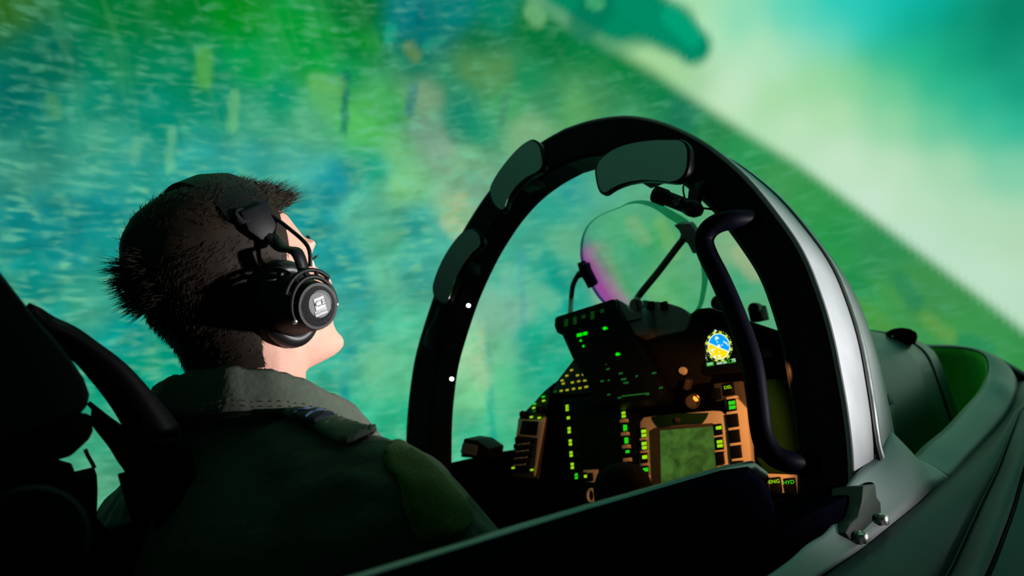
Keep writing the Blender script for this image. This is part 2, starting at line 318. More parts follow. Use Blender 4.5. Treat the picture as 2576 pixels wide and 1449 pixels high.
# soft streaks and patches of the projected picture: two ends, radius (px), colour, opacity
DABS = [(1500, 650, 1545, 760, 36, 168, 162, 158, .8), (1430, -60, 1560, 20, 95, 0, 135, 95, 1.), (1560, 20, 1690, 70, 55, 0, 135, 95, 1.), (1600, 0, 1745, 118, 42, 0, 138, 100, 1.), (1470, 60, 1500, 20, 40, 0, 118, 85, .8), (1690, 40, 1742, 90, 26, 0, 165, 120, .7), (1340, 30, 1352, 45, 22, 110, 180, 120, .8), (1490, 5, 1505, 10, 16, 70, 175, 115, .7),  # first dab: pale pink, added behind the combiner to feed its painted magenta
 (514, 135, 512, 205, 20, 75, 165, 75, .9), (870, 190, 866, 330, 9, 0, 110, 90, .8), (795, 205, 850, 215, 22, 100, 180, 95, .7), (590, 240, 585, 320, 13, 110, 190, 120, .6), (433, 330, 425, 430, 10, 105, 190, 140, .6), (345, 350, 340, 400, 12, 95, 180, 145, .6), (130, 250, 140, 285, 18, 70, 145, 95, .6), (242, 320, 245, 370, 15, 85, 165, 135, .5),
 (985, 70, 980, 100, 14, 20, 160, 130, .7), (1060, 10, 1055, 55, 8, 0, 100, 110, .8), (1030, 120, 1045, 140, 16, 110, 135, 70, .6), (1075, 115, 1110, 100, 12, 40, 160, 125, .5), (1040, 220, 1030, 280, 12, 20, 110, 125, .6), (1275, 240, 1260, 310, 9, 60, 125, 100, .6), (1160, 250, 1160, 320, 40, 0, 135, 105, .5), (1130, 560, 1160, 590, 22, 190, 195, 145, .5), (1160, 500, 1140, 520, 18, 175, 185, 135, .5), (940, 110, 700, 40, 20, 0, 150, 40, .4),
 (875, 880, 880, 900, 16, 0, 145, 150, .7), (862, 975, 880, 1050, 12, 0, 150, 150, .7), (1225, 870, 1240, 1100, 8, 0, 165, 140, .7), (1240, 1100, 1255, 1160, 12, 0, 160, 140, .5), (1195, 830, 1215, 960, 22, 165, 205, 155, .6), (1280, 680, 1390, 760, 22, 110, 190, 155, .6), (1310, 640, 1320, 900, 9, 70, 160, 165, .5), (1270, 700, 1300, 880, 12, 120, 180, 165, .5), (1380, 640, 1400, 700, 18, 0, 155, 135, .5), (1330, 860, 1420, 900, 40, 0, 165, 130, .6),
 (1870, 640, 1900, 680, 28, 165, 180, 135, .7), (1520, 640, 1580, 720, 20, 60, 165, 95, .5), (1660, 560, 1700, 640, 16, 130, 185, 110, .5), (1590, 560, 1620, 600, 18, 150, 180, 130, .4), (1700, 720, 1740, 770, 22, 60, 165, 95, .5), (1640, 720, 1700, 780, 24, 110, 185, 110, .5), (2170, 770, 2230, 830, 26, 90, 150, 60, .5), (2140, 700, 2180, 740, 22, 0, 135, 75, .5), (2260, 700, 2300, 760, 22, 20, 125, 90, .5), (2330, 800, 2390, 850, 18, 110, 160, 70, .5), (2430, 860, 2480, 880, 25, 0, 130, 90, .5), (2060, 560, 2120, 600, 25, 30, 140, 70, .4)]
def paint(U):
    def shep(pts, eps):
        P = np.array([dome_pt(p[0], p[1]) for p in pts]); Cc = np.array([lin(*p[2:5]) for p in pts])
        out = np.zeros((len(U), 3)); ws = np.zeros(len(U))
        for p, c in zip(P, Cc):
            wgt = 1/(((U-p)**2).sum(1)+eps)**2.2; out += wgt[:, None]*c; ws += wgt
        return out/ws[:, None]
    g = shep(GROUND, .0006); s = shep(SKY, .0012)
    hp = np.array([dome_pt(*p) for p in HORI]); ha, he = azel(hp); az, el = azel(U)
    i = np.argsort(ha); ha, he = ha[i], he[i]
    hb = np.where(az < ha[0], he[0]+(az-ha[0])*(he[1]-he[0])/(ha[1]-ha[0]), np.where(az > ha[-1], he[-1]+(az-ha[-1])*(he[-1]-he[-2])/(ha[-1]-ha[-2]), np.interp(az, ha, he)))
    d = el-hb; wd = np.interp(az, [-40, -20, 0, 10], [1.6, 1.3, .9, .7])
    t = np.clip(d/wd*.5+.5, 0, 1); t = t*t*(3-2*t)
    # behind the pilot the picture stays ground
    t *= np.clip((az+75)/15, 0, 1)
    col = g*(1-t[:, None])+s*t[:, None]
    for q in DABS:
        a = dome_pt(q[0], q[1]); b_ = dome_pt(q[2], q[3]); ab = b_-a; k = np.clip(((U-a)@ab)/(ab@ab+1e-9), 0, 1)
        dd = np.linalg.norm(U-(a+k[:, None]*ab), axis=1)
        rr = np.linalg.norm(dome_pt(q[0]+q[4], q[1])-a)
        o = np.clip(1.35-dd/rr, 0, 1)*q[8]; o = np.minimum(o*1.6, q[8]); col = col*(1-o[:, None])+np.array(lin(*q[5:8]))*o[:, None]
    ripple = (1-t)*np.interp(az, [-100, -40, -25, -14, 0], [1, 1, .45, .3, .2])*np.interp(el, [0, 18, 27, 40], [.9, 1, .5, .3])
    return col, ripple
def build_dome():
    az = np.radians(np.concatenate([np.arange(-92.5, -82, 1.5), np.arange(-82, 12, .4), np.arange(12, 40.1, 1.5)]))
    el = np.radians(np.concatenate([np.arange(-33, -16, 1.), np.arange(-16, 46, .4), np.arange(46, 88.1, 1.5)]))
    na, ne = len(az), len(el); Aa, Ee = np.meshgrid(az, el, indexing='ij')
    U = np.stack([np.cos(Ee)*np.sin(Aa), np.cos(Ee)*np.cos(Aa), np.sin(Ee)], -1).reshape(-1, 3)
    col, rip = paint(U)
    me = bpy.data.meshes.new('wall_dome'); me.from_pydata([tuple(v) for v in U*DR], [], grid_faces(na, ne))
    at = me.color_attributes.new('picture', 'FLOAT_COLOR', 'POINT'); at.data.foreach_set('color', np.c_[col, np.ones(len(U))].astype(np.float32).ravel())
    at = me.attributes.new('ripple', 'FLOAT', 'POINT'); at.data.foreach_set('value', rip.astype(np.float32))
    at = me.attributes.new('azel', 'FLOAT_VECTOR', 'POINT'); at.data.foreach_set('vector', np.c_[np.degrees(Aa).ravel(), np.degrees(Ee).ravel(), np.zeros(len(U))].astype(np.float32).ravel())
    m, n, l, b_ = nodes('dome_projection'); n.remove(b_)
    ca = n.new('ShaderNodeAttribute'); ca.attribute_name = 'picture'; ra = n.new('ShaderNodeAttribute'); ra.attribute_name = 'ripple'; va = n.new('ShaderNodeAttribute'); va.attribute_name = 'azel'
    def nz(scale, rot, detail, dist, seed):
        mp = n.new('ShaderNodeMapping'); mp.vector_type = 'TEXTURE'; mp.inputs['Scale'].default_value = (*scale, 1); mp.inputs['Rotation'].default_value = (0, 0, math.radians(rot)); mp.inputs['Location'].default_value = (seed, seed*.7, 0)
        l.new(va.outputs['Vector'], mp.inputs[0]); t = n.new('ShaderNodeTexNoise'); t.inputs['Scale'].default_value = 1; t.inputs['Detail'].default_value = detail; t.inputs['Distortion'].default_value = dist
        l.new(mp.outputs[0], t.inputs[0]); return t.outputs[0]
    def mr(x, a, b2, c, d):
        t = n.new('ShaderNodeMapRange'); t.inputs[1].default_value = a; t.inputs[2].default_value = b2; t.inputs[3].default_value = c; t.inputs[4].default_value = d; l.new(x, t.inputs[0]); return t.outputs[0]
    def mth(op, x, y):
        t = n.new('ShaderNodeMath'); t.operation = op
        for i, q in enumerate((x, y)):
            if isinstance(q, (int, float)): t.inputs[i].default_value = q
            else: l.new(q, t.inputs[i])
        return t.outputs[0]
    def mix(f, a, b2, mode='MIX'):
        t = n.new('ShaderNodeMix'); t.data_type = 'RGBA'; t.blend_type = mode; l.new(f, t.inputs[0])
        for i, q in ((6, a), (7, b2)):
            if isinstance(q, tuple): t.inputs[i].default_value = q
            else: l.new(q, t.inputs[i])
        return t.outputs[2]
    fine = nz((2.3, .58), -5, 1.5, .5, 3); block = nz((1.6, 3.2), 4, 2, .4, 11); broad = nz((5, 2.2), 20, 2, .5, 23); strk = nz((1.8, 6.5), 14, 2, .5, 37)
    # blurred rows of light and dark surf inside patches
    amp = mth('MULTIPLY', ra.outputs['Fac'], mr(block, .38, .62, .15, 1))
    hi = mth('MULTIPLY', amp, mr(fine, .48, .66, 0, .85)); lo = mth('MULTIPLY', amp, mr(fine, .52, .34, 0, .8))
    c = mix(hi, ca.outputs['Color'], (*lin(105, 190, 150), 1)); dk = n.new('ShaderNodeMix'); dk.data_type = 'RGBA'; dk.blend_type = 'MULTIPLY'; dk.inputs[0].default_value = 1; l.new(c, dk.inputs[6]); dk.inputs[7].default_value = (.6, .83, .74, 1); c = mix(lo, c, dk.outputs[2])
    gnd = mth('MULTIPLY', ra.outputs['Fac'], 1.0)
    c = mix(mth('MULTIPLY', mr(strk, .52, .75, 0, .2), mth('MINIMUM', mth('MULTIPLY', gnd, 2.), 1.)), c, (*lin(100, 185, 125), 1))
    c = mix(mth('MULTIPLY', mr(strk, .48, .25, 0, .18), mth('MINIMUM', mth('MULTIPLY', gnd, 2.), 1.)), c, (*lin(0, 120, 95), 1))
    br = n.new('ShaderNodeMix'); br.data_type = 'RGBA'; br.blend_type = 'MULTIPLY'; br.inputs[0].default_value = 1
    l.new(c, br.inputs[6]); br.inputs[0].default_value = 1; l.new(ra.outputs['Fac'], br.inputs[0]); l.new(mr(broad, .3, .7, .8, 1.2), br.inputs[7])
    em = n.new('ShaderNodeEmission'); l.new(br.outputs[2], em.inputs[0]); em.inputs[1].default_value = 1.; l.new(em.outputs[0], n['Material Output'].inputs[0])
    o = link('wall_dome', me, 'dome_projection', None, 180); o.location = DC; struct(o)
    o['label'] = 'curved projection dome showing blurred green land tilting away to a pale sky'
build_dome()
def quad(name, pts, m):
    return make(name, pts, [[0, 1, 2, 3]], m, None, 0)
struct(box('floor', (0, .3, -.05), ((1, 0, 0), (0, 1, 0), (0, 0, 1)), (5, 5, .05), 'floor_dark', None, 0))
struct(box('ceiling', (0, -.5, 5.3), ((1, 0, 0), (0, 1, 0), (0, 0, 1)), (5, 4.5, .05), 'wall_pale', None, 0))
struct(box('wall_back', (0, -3.4, 2.4), ((1, 0, 0), (0, 1, 0), (0, 0, 1)), (5, .05, 2.4), 'wall_pale', None, 0))

# ================================================================== aircraft shell (setting)
# --- windscreen frame: half profile (X, Z) of the arch in its plane
PROF = [(0, .767), (.06, .760), (.127, .740), (.185, .707), (.235, .665), (.278, .618), (.327, .548), (.368, .467), (.391, .409), (.404, .348), (.411, .291), (.413, .235), (.413, .179), (.409, .12), (.398, .06), (.375, .01), (.34, -.03)]
half = smooth_poly([np.array(p) for p in PROF], 4, False)
full = [np.array([-p[0], p[1]]) for p in half[::-1]][:-1]+list(half)
full = np.array(full)
tg = np.gradient(full, axis=0); tg /= np.linalg.norm(tg, axis=1)[:, None]; nrm = np.c_[tg[:, 1], -tg[:, 0]]   # inward normal
if nrm[len(full)//2][1] > 0: nrm = -nrm
frame = thing('windscreen_frame', 'black arched windscreen frame with bright metal outer skin around the instrument panel', 'cockpit frame', (0, 1.05, 1.3))
def ring(inn, o): q = full+nrm*inn; return [A(q[i, 0], q[i, 1], o) for i in range(len(q))]
W = .068
sec = [ring(.002, 0), ring(.004, -.006), ring(W-.006, -.006), ring(W, 0), ring(W, .05), ring(W-.012, .058), ring(.006, .058)]
R_ = np.array(sec).transpose(1, 0, 2); nu, nv, _ = R_.shape
F_ = [[i*nv+j, i*nv+(j+1) % nv, (i+1)*nv+(j+1) % nv, (i+1)*nv+j] for i in range(nu-1) for j in range(nv)]+[list(range(nv)), list(range((nu-1)*nv, nu*nv))]
make('arch', R_.reshape(-1, 3), F_, 'black_paint', frame, 40)
# outer skin: widens forward towards the crown
zz = full[:, 1]; fw = np.interp(zz, [0, .3, .45, .6, .77], [.205, .2, .21, .25, .28])
fw = .062+(fw-.062)*np.clip((full[:, 0]-.06)/.18, 0, 1)
rows = []
for i in range(len(full)):
    rows.append([A(full[i, 0]-nrm[i, 0]*h, full[i, 1]-nrm[i, 1]*h, o) for o, h in ((-.004, -.003), (0, .001), (.05, .003), (fw[i]*.5, .004), (fw[i]*.8, .002), (fw[i], -.004))])
sk = loft('outer_skin', rows, 'frame_alloy', frame, 0, 40); md = sk.modifiers.new('solid', 'SOLIDIFY'); md.thickness = .004; md.offset = -1
sk['label'] = 'bright bare metal outer skin of the frame'
# the double bead (seal rail) running up the middle of the outer skin
fullr = full.copy(); fullr[:, 0] = np.where((zz < .22) & (full[:, 0] > 0), np.maximum(full[:, 0], .413+.10*np.clip(.15-zz, 0, 1)), full[:, 0]); nrmr = nrm.copy(); lowm = (zz < .22) & (full[:, 0] > 0); nrmr[lowm] = np.array([-1., 0.])
for s_, nm in ((1, 'seal_rail'),):
    idx = [i for i in range(len(full)) if full[i, 0]*s_ > .2 and .045 < zz[i]]
    fr_ = np.interp(zz, [.05, .3, .45, .6, .77], [.075, .10, .11, .115, .12])
    p = [A(fullr[i, 0]-nrmr[i, 0]*.008, fullr[i, 1]-nrmr[i, 1]*.008, fr_[i]) for i in idx]
    q = tube(nm, p, .0055, 'rail_steel', frame, 8, .7); q['label'] = 'polished metal seal rail along the outer skin'
    for dd in (-.0095, .0095):
        p = [A(fullr[i, 0]-nrmr[i, 0]*.0075, fullr[i, 1]-nrmr[i, 1]*.0075, fr_[i]+dd) for i in idx]
        tube('seal_bead', p, .003, 'bracket_steel', frame, 6)
# hinge bracket with two bolts at the foot of the right leg
br = [(2172, 1222), (2202, 1217), (2206, 1250), (2216, 1265), (2218, 1300), (2196, 1350), (2186, 1383), (2150, 1372), (2128, 1340), (2140, 1315), (2158, 1300), (2168, 1262)]
bx = [onx(px, py, .452) for px, py in br]
hb = prism('hinge_bracket', bx, (-.035, 0, 0), 'bracket_steel', frame, .0015)
for (px, py) in ((2207, 1308), (2155, 1353)):
    c = onx(px, py, .453); lathe('bolt', c, (1, -.25, 0), [(.0075, -.004), (.0075, .004), (.0062, .005), (.006, .011), (.0045, .012)], 'bolt_steel', hb, 12)
# grab handle on the right leg
hp = [arch(1900, 550, 0)]+[arch(x, y, o) for x, y, o in ((1850, 552, -.035), (1810, 560, -.05), (1783, 578, -.055), (1771, 605, -.055), (1780, 640, -.055), (1810, 700, -.055), (1841, 770, -.055), (1872, 850, -.055), (1893, 920, -.055), (1905, 1000, -.055), (1914, 1075, -.055), (1926, 1118, -.055), (1950, 1148, -.05), (1990, 1163, -.035), (2040, 1165, 0))]
tube('grab_handle', smooth_poly(hp, 5, False), .0145, 'handle_black', frame, 14)
# fixing lugs on the left leg and the two pin lights set into it
for px, py in ((1186, 771), (1144, 955)):
    c = arch(px, py, -.002)+np.array([0, 0, 0]); lathe('pin_light', c-AN*.006, -AN, [(.0034, 0), (.0034, .004), (.0022, .0055)], 'lamp_white', frame, 12)['label'] = 'small white pin light'
lug = [(1062, 865), (1070, 832), (1090, 800), (1100, 770), (1112, 772), (1104, 830), (1098, 900)]
prism('latch_lug', [arch(px, py, -.012) for px, py in lug], AN*.03, 'black_satin', frame, .003)

# --- rear-view mirrors on the arch
def mirror(pz, label, off=-.05, th=.016):
    px = [(1020+x*.4278, 280+y*.4278) for x, y in pz]
    base = [arch(x, y, off) for x, y in px]; cen = np.mean(base, 0)
    t = thing('rear_view_mirror', label, 'mirror', cen+AN*th, 'rear-view mirrors on the windscreen frame')
    sm = smooth_poly(base, 3)
    prism('housing', sm, AN*th, 'black_satin', t, .003)
    gl_ = [cen+(p-cen)*.945-AN*.0008 for p in sm]
    prism('mirror_glass', gl_, AN*.002, 'mirror_glass', t, 0)
    # stem to the arch
    box('stem', cen+AN*(.5*(th-.006-off)+.004), (XA, AU, AN), (.02, .012, .5*(-off-th)+.008), 'black_paint', t, .003)
mirror([(1145, 275), (1220, 220), (1320, 185), (1450, 165), (1560, 162), (1630, 166), (1665, 200), (1674, 260), (1666, 340), (1640, 388), (1590, 416), (1500, 410), (1400, 405), (1300, 420), (1220, 450), (1165, 484), (1135, 470), (1115, 400), (1112, 330)], 'widest dark glass mirror on the crown of the arch above the small camera')
mirror([(735, 163), (772, 172), (796, 200), (810, 260), (813, 312), (790, 347), (720, 385), (650, 445), (600, 520), (578, 580), (552, 587), (512, 545), (492, 480), (500, 430), (540, 360), (600, 280), (670, 205)], 'middle dark glass mirror of the three, halfway up the curve of the arch')
mirror([(385, 683), (430, 703), (448, 745), (440, 785), (380, 842), (330, 922), (290, 1000), (265, 1080), (242, 1137), (215, 1137), (172, 1102), (156, 1050), (165, 990), (210, 880), (270, 780), (330, 710)], 'narrow dark glass mirror low on the arch above the two pin lights', -.04)

# --- small camera on the frame
vc = thing('cockpit_camera', 'small black cylindrical video camera with white print clipped to the arch', 'camera', arch(1745, 500, -.02))
a0 = arch(1645, 487, -.06); a1 = arch(1742, 524, -.045); ax = a1-a0; Lc = np.linalg.norm(ax); ax /= Lc
lathe('lens_hood', a0, ax, [(.0105, 0), (.0125, .001), (.0128, .022), (.0115, .0235)], 'black_satin', vc, 20)
for k in range(14):
    t = 2*math.pi*k/14; u, v, _ = basis(ax); d = math.cos(t)*u+math.sin(t)*v
    box('grip_rib', a0+ax*.0115+d*.0127, (ax, d, np.cross(ax, d)), (.0085, .0006, .0011), 'black_paint', vc, 0)
lathe('body', a0+ax*.0235, ax, [(.0112, 0), (.0112, Lc-.035), (.012, Lc-.034), (.0135, Lc-.026), (.0125, Lc-.016), (.007, Lc-.008)], 'black_satin', vc, 20)
u, v, _ = basis(ax); tocam = CAM-(a0+ax*.04); tocam -= ax*(tocam@ax); tocam /= np.linalg.norm(tocam); side = np.cross(ax, tocam)
for r_ in range(4):
    for c_ in range(7):
        if rng.random() < .75:
            ang = (c_-3)*.17-.1; d = math.cos(ang)*tocam+math.sin(ang)*side
            box('print_mark', a0+ax*(.039+r_*.0022+(.002 if r_ else 0))+d*.01125, (ax, d, np.cross(ax, d)), (.0005, .0002, .0007), 'camera_print', vc, 0)
tube('clamp', smooth_poly([a1, arch(1748, 500, -.04), arch(1752, 480, -.03), arch(1775, 470, 0)], 4, False), .011, 'black_paint', vc, 10)
tube('cable', smooth_poly([a1+ax*.004, arch(1770, 524, -.04), arch(1800, 527, -.02), arch(1830, 520, 0)], 4, False), .0017, 'black_paint', vc, 6)
tube('cable', smooth_poly([arch(1722, 496, -.045), arch(1719, 480, -.035), arch(1721, 462, -.01), arch(1735, 445, .0)], 4, False), .0015, 'black_paint', vc, 6)

# --- fuselage skin: rim of the windscreen opening, raised flange, side panels
rim_px = [(2240, 1066, .411), (2252, 1098, .411), (2270, 1135, .411), (2288, 1151, .411), (2305, 1145, .411), (2332, 1117, .412), (2383, 1075, .414), (2429, 1025, .417), (2462, 988, .419)]
rim = [onx(*p) for p in rim_px]+[ony(2482, 951, 2.06), ony(2488, 923, 2.16), ony(2482, 898, 2.24), ony(2462, 884, 2.29), ony(2429, 876, 2.31), ony(2383, 873, 2.31), ony(2330, 873, 2.31)]
cr_px = [(2185, 1368, .455), (2217, 1338, .458), (2286, 1283, .462), (2346, 1235, .465), (2406, 1182, .468), (2462, 1131, .47), (2508, 1085, .472), (2540, 1038, .474)]
crease = [onx(*p) for p in cr_px]+[onx(2555, 992, .474), onx(2557, 965, .470), onx(2548, 944, .462)]
fus = thing('fuselage', 'grey green simulator fuselage shell around the open windscreen tub', 'fuselage', (0, 1.2, 0))
def resample(P, n):
    P = np.array(P); d = np.r_[0, np.cumsum(np.linalg.norm(np.diff(P, axis=0), axis=1))]; s = np.linspace(0, d[-1], n)
    return np.stack([np.interp(s, d, P[:, k]) for k in range(3)], 1)
rim_s = smooth_poly(rim, 6, False)
# flange between frame foot / rim and crease, matched pairs
pairs = [(np.array([.446, .30, 1.446]), np.array([.455, .30, 1.436])), (onx(1930, 1449, .446), onx(1990, 1500, .455)), (onx(2028, 1371, .444), onx(2068, 1446, .4555)), (onx(2074, 1341, .440), onx(2110, 1418, .456)), (onx(2111, 1288, .430), onx(2150, 1392, .4565)), (onx(2127, 1225, .4215), onx(2180, 1370, .457)), (A(.4150, .115, .02), onx(2222, 1336, .459)), (A(.4160, .135, .08), onx(2270, 1297, .461)), (A(.4145, .175, .16), onx(2315, 1260, .463)),
 (onx(2252, 1098, .411), onx(2346, 1235, .465)), (onx(2270, 1135, .411), onx(2364, 1220, .466)), (onx(2288, 1151, .411), onx(2384, 1202, .467)), (onx(2305, 1145, .411), onx(2402, 1186, .468)), (onx(2332, 1117, .412), onx(2425, 1165, .469)), (onx(2383, 1075, .414), onx(2470, 1122, .470)), (onx(2429, 1025, .417), onx(2510, 1082, .472)), (onx(2462, 988, .419), onx(2540, 1038, .474)),
 (ony(2482, 951, 2.06), onx(2555, 992, .474)), (ony(2488, 923, 2.16), ony(2558, 962, 2.30)), (ony(2482, 898, 2.24), ony(2548, 942, 2.36)), (ony(2462, 884, 2.29), ony(2515, 918, 2.39)), (ony(2429, 876, 2.31), ony(2475, 897, 2.40)), (ony(2383, 873, 2.31), ony(2400, 880, 2.40)), (ony(2330, 873, 2.31), ony(2325, 877, 2.40))]
fa = smooth_poly([q[0] for q in pairs], 5, False); fb = smooth_poly([q[1] for q in pairs], 5, False)
fl_out = [q for q in fb]
rows = []
for p_, q_ in zip(fa, fb):
    wdt = np.linalg.norm(q_-p_); rows.append([p_*(1-t)+q_*t+np.array([.6, 0, .8])*wdt*np.interp(p_[1], [1.1, 1.6], [.02, .10])*math.sin(math.pi*t) for t in np.linspace(0, 1, 7)])
kf = 5*11
loft('frame_foot', rows[:kf+1], 'frame_alloy', fus, .003, 45); loft('windscreen_flange', rows[kf:], 'flange_alloy', fus, .003, 45)
# edge strip of the rim
# tub liner below the rim
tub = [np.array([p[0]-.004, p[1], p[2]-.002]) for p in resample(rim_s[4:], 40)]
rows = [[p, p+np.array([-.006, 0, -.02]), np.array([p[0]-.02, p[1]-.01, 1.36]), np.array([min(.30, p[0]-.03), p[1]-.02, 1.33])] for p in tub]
loft('tub_liner', rows, 'tub_dome_glow', fus, .003, 40)
make('tub_shelf', [(.42, 1.22, 1.345), (.42, 2.34, 1.36), (-.42, 2.34, 1.36), (-.42, 1.22, 1.345)], [[0, 1, 2, 3]], 'tub_dome_glow', fus, 0)
# side panels below the crease
l2 = [onx(2378, 1449, .517), onx(2415, 1371, .518), onx(2462, 1269, .519), onx(2508, 1177, .52), onx(2538, 1094, .52), onx(2562, 1030, .515)]
l3 = [onx(2478, 1449, .553), onx(2508, 1375, .555), onx(2545, 1278, .556), onx(2576, 1168, .556), onx(2600, 1090, .552)]
ys = np.concatenate([np.arange(-.5, .8, .1), np.arange(.8, 2.4, .05)])
def curve_at(P, y):
    P = np.array(P); i = np.argsort(P[:, 1]); P = P[i]
    if y < P[0, 1]: return np.array([P[0, 0], y, P[0, 2]])
    if y > P[-1, 1]: return np.array([P[-1, 0]-(y-P[-1, 1])*.02, y, P[-1, 2]])
    return np.array([np.interp(y, P[:, 1], P[:, 0]), y, np.interp(y, P[:, 1], P[:, 2])])
FO = np.array([q for q in fl_out if q[0] > .44 and q[1] < 2.29])
panels = [[], [], []]
for y in ys:
    c = curve_at(FO, y); c = c+np.array([-.003, 0, -.002]); p2 = curve_at(l2, y); p3 = curve_at(l3, y)
    panels[0].append([c*(1-t)+p2*t+np.array([.006, 0, .006])*math.sin(math.pi*t) for t in (0, .25, .5, .75, 1)])
    q2 = p2+np.array([-.001, 0, -.006]); panels[1].append([p2, q2, q2*.6+p3*.4+np.array([.002, 0, .003]), q2*.3+p3*.7+np.array([.002, 0, .003]), p3])
    q3 = p3+np.array([.003, 0, -.004])
    panels[2].append([q3, q3+np.array([.03, 0, -.04]), q3+np.array([.055, 0, -.11]), q3+np.array([.06, 0, -.25]), q3+np.array([.03, 0, -.5]), q3+np.array([-.08, 0, -.8]), np.array([.35, y, .02])])
for nm, p in zip(('upper_side_panel', 'middle_side_panel', 'lower_side_panel'), panels): loft(nm, p, 'fuselage_grey', fus, .004, 45)
tube('panel_gap', [curve_at(l3, y)+np.array([.001, 0, -.003]) for y in ys], .0022, 'black_matte', fus, 6)
# left side mirrors the right
for nm, p in (('left_side_panel', [r[0:1]+q[1:] for r, q in zip([[x for x in a] for a in panels[0]], panels[2])]),):
    loft(nm, [[np.array([-x[0], x[1], x[2]]) for x in r] for r in p], 'fuselage_grey', fus, .004, 45)
# nose ahead of the tub
rows = []
for y, s_ in ((2.36, 1.), (2.5, .985), (2.7, .93), (2.9, .84), (3.1, .7), (3.3, .5), (3.4, .33), (3.44, .18), (3.45, .02)):
    zc = 1.20; row = []
    for X, Z in ((-.35, -.72), (-.6, -.5), (-.6, -.1), (-.552, .16), (-.47, .265), (-.40, .335), (-.30, .37), (0, .39), (.30, .37), (.40, .335), (.47, .265), (.552, .16), (.6, -.1), (.6, -.5), (.35, -.72), (-.35, -.72)):
        row.append(np.array([X*s_, y, zc+Z*s_]))
    rows.append(row)
loft('nose', rows, 'fuselage_grey', fus, .004, 50)
loft('pedestal', [[np.array([x, y, .0]), np.array([x, y, .72])] for x, y in ((-.34, 2.40), (.34, 2.40), (.25, 2.9), (-.25, 2.9))], 'floor_dark', fus, .01, 20, True)
make('rear_bulkhead', [(-.45, -.48, .02), (.45, -.48, .02), (.6, -.48, .7), (.5, -.48, 1.38), (.42, -.48, 1.5), (-.42, -.48, 1.5), (-.5, -.48, 1.38), (-.6, -.48, .7)], [list(range(8))], 'black_paint', fus, 0)
make('cockpit_floor', [(-.5, -.48, .45), (.5, -.48, .45), (.5, 2.3, .45), (-.5, 2.3, .45)], [[0, 1, 2, 3]], 'black_matte', fus, 0)

# --- cockpit sills
def sill(name, sgn, label, pin, pout, wall_len):
    t = thing(name, label, 'cockpit sill', (sgn*.41, .4, .45))
    P = [np.array([sgn*.385, y, z]) for y, z in pin]; Q = [np.array([sgn*.44, y, z]) for y, z in pout]; n = len(P)
    F = [list(range(n)), list(range(2*n-1, n-1, -1))]+[[i, (i+1) % n, n+(i+1) % n, n+i] for i in range(n)]
    make('sill_rail', P+Q, F, 'sill_black', t, 30, .006, 3)
    tube('edge_sheen_tube', [np.array([sgn*.389, y, z-.003]) for y, z in pin[1:-2]], .0055, 'sill_sheen', t, 10)  # glossy tube added to catch the green sheen along the sill edge
    box('side_wall', (sgn*.425, wall_len/2-.45, .94), ((1, 0, 0), (0, 1, 0), (0, 0, 1)), (.012, wall_len/2, .49), 'sill_black', t, .003)
    return t
sill('canopy_sill', 1, 'glossy black canopy sill with green edge sheen beside the pilot arm', [(-.45, 1.42), (-.45, 1.537), (.25, 1.534), (.5, 1.527), (.74, 1.518), (.80, 1.513), (.825, 1.50), (.842, 1.48), (.85, 1.42)], [(-.45, 1.42), (-.45, 1.537), (.25, 1.534), (.45, 1.527), (.62, 1.518), (.67, 1.512), (.69, 1.505), (.705, 1.48), (.71, 1.42)], 1.52)
fs = thing('sill_step', 'low matte black step between the canopy sill and the foot of the arch', 'cockpit sill', (.41, .9, 1.40))
prism('step_block', [np.array([.36, y, z]) for y, z in ((.66, 1.40), (.66, 1.462), (.80, 1.458), (.95, 1.452), (1.03, 1.45), (1.03, 1.40))], (.078, 0, 0), 'sill_black', fs, .004)
lp = [(-.45, 1.42), (-.45, 1.54), (.6, 1.54), (1.37, 1.537), (1.37, 1.42)]
sill('canopy_sill', -1, 'black canopy sill on the far side carrying a small grey display box', lp, lp, 1.82)
# small box with a grey screen on the far sill
sb = thing('sill_display', 'small black box with a dull grey screen on the far sill beside the arch', 'display', (-.37, 1.2, 1.535))
bxp = [ony(px, py, 1.2) for px, py in ((1166, 1103), (1200, 1108), (1230, 1129), (1226, 1155), (1158, 1150))]
prism('housing', bxp, (-.01, .06, 0), 'black_paint', sb, .003)
prism('screen', [ony(px, py, 1.198) for px, py in ((1164, 1114), (1200, 1121), (1196, 1146), (1158, 1139))], (0, .003, 0), 'hud_grey', sb, 0)

# --- glareshield cover ahead of the panel, seen through the windscreen
cov = thing('glareshield_cover', 'dark teal rounded instrument cover inside the windscreen tub', 'instrument cover', (0, 1.7, 1.345))
cs = [(-.335, 1.34), (-.335, 1.54), (-.325, 1.585), (-.29, 1.62), (-.2, 1.66), (0, 1.69), (.2, 1.66), (.285, 1.622), (.322, 1.585), (.333, 1.54), (.345, 1.34)]
cs = [np.array(c) for c in cs]; mid = smooth_poly(cs[1:-1], 4, False); cs = [cs[0]]+mid+[cs[-1]]
def cover_rows(y0, y1, k0=1., k1=1., n=6):
    return [[np.array([c[0]*(k0+(k1-k0)*t), y0+(y1-y0)*t, 1.34+(c[1]-1.34)*(k0+(k1-k0)*t)]) for c in cs] for t in np.linspace(0, 1, n)]
loft('main_shell', cover_rows(1.34, 1.985, 1.02, 1.0), 'cover_teal', cov, .004, 35)
loft('seam', cover_rows(1.98, 2.0, .985, .985, 2), 'black_matte', cov, .002, 35)
loft('front_shell', cover_rows(1.995, 2.12, 1.004, .985), 'cover_teal', cov, .004, 35)
make('front_face', cover_rows(2.12, 2.13, .985, .985, 2)[0], [list(range(len(cs)))], 'black_paint', cov, 0)
pl = [onx(px, py, .352) for px, py in ((2210, 955), (2216, 950), (2240, 985), (2244, 1000), (2258, 1098), (2240, 1075), (2222, 1030))]
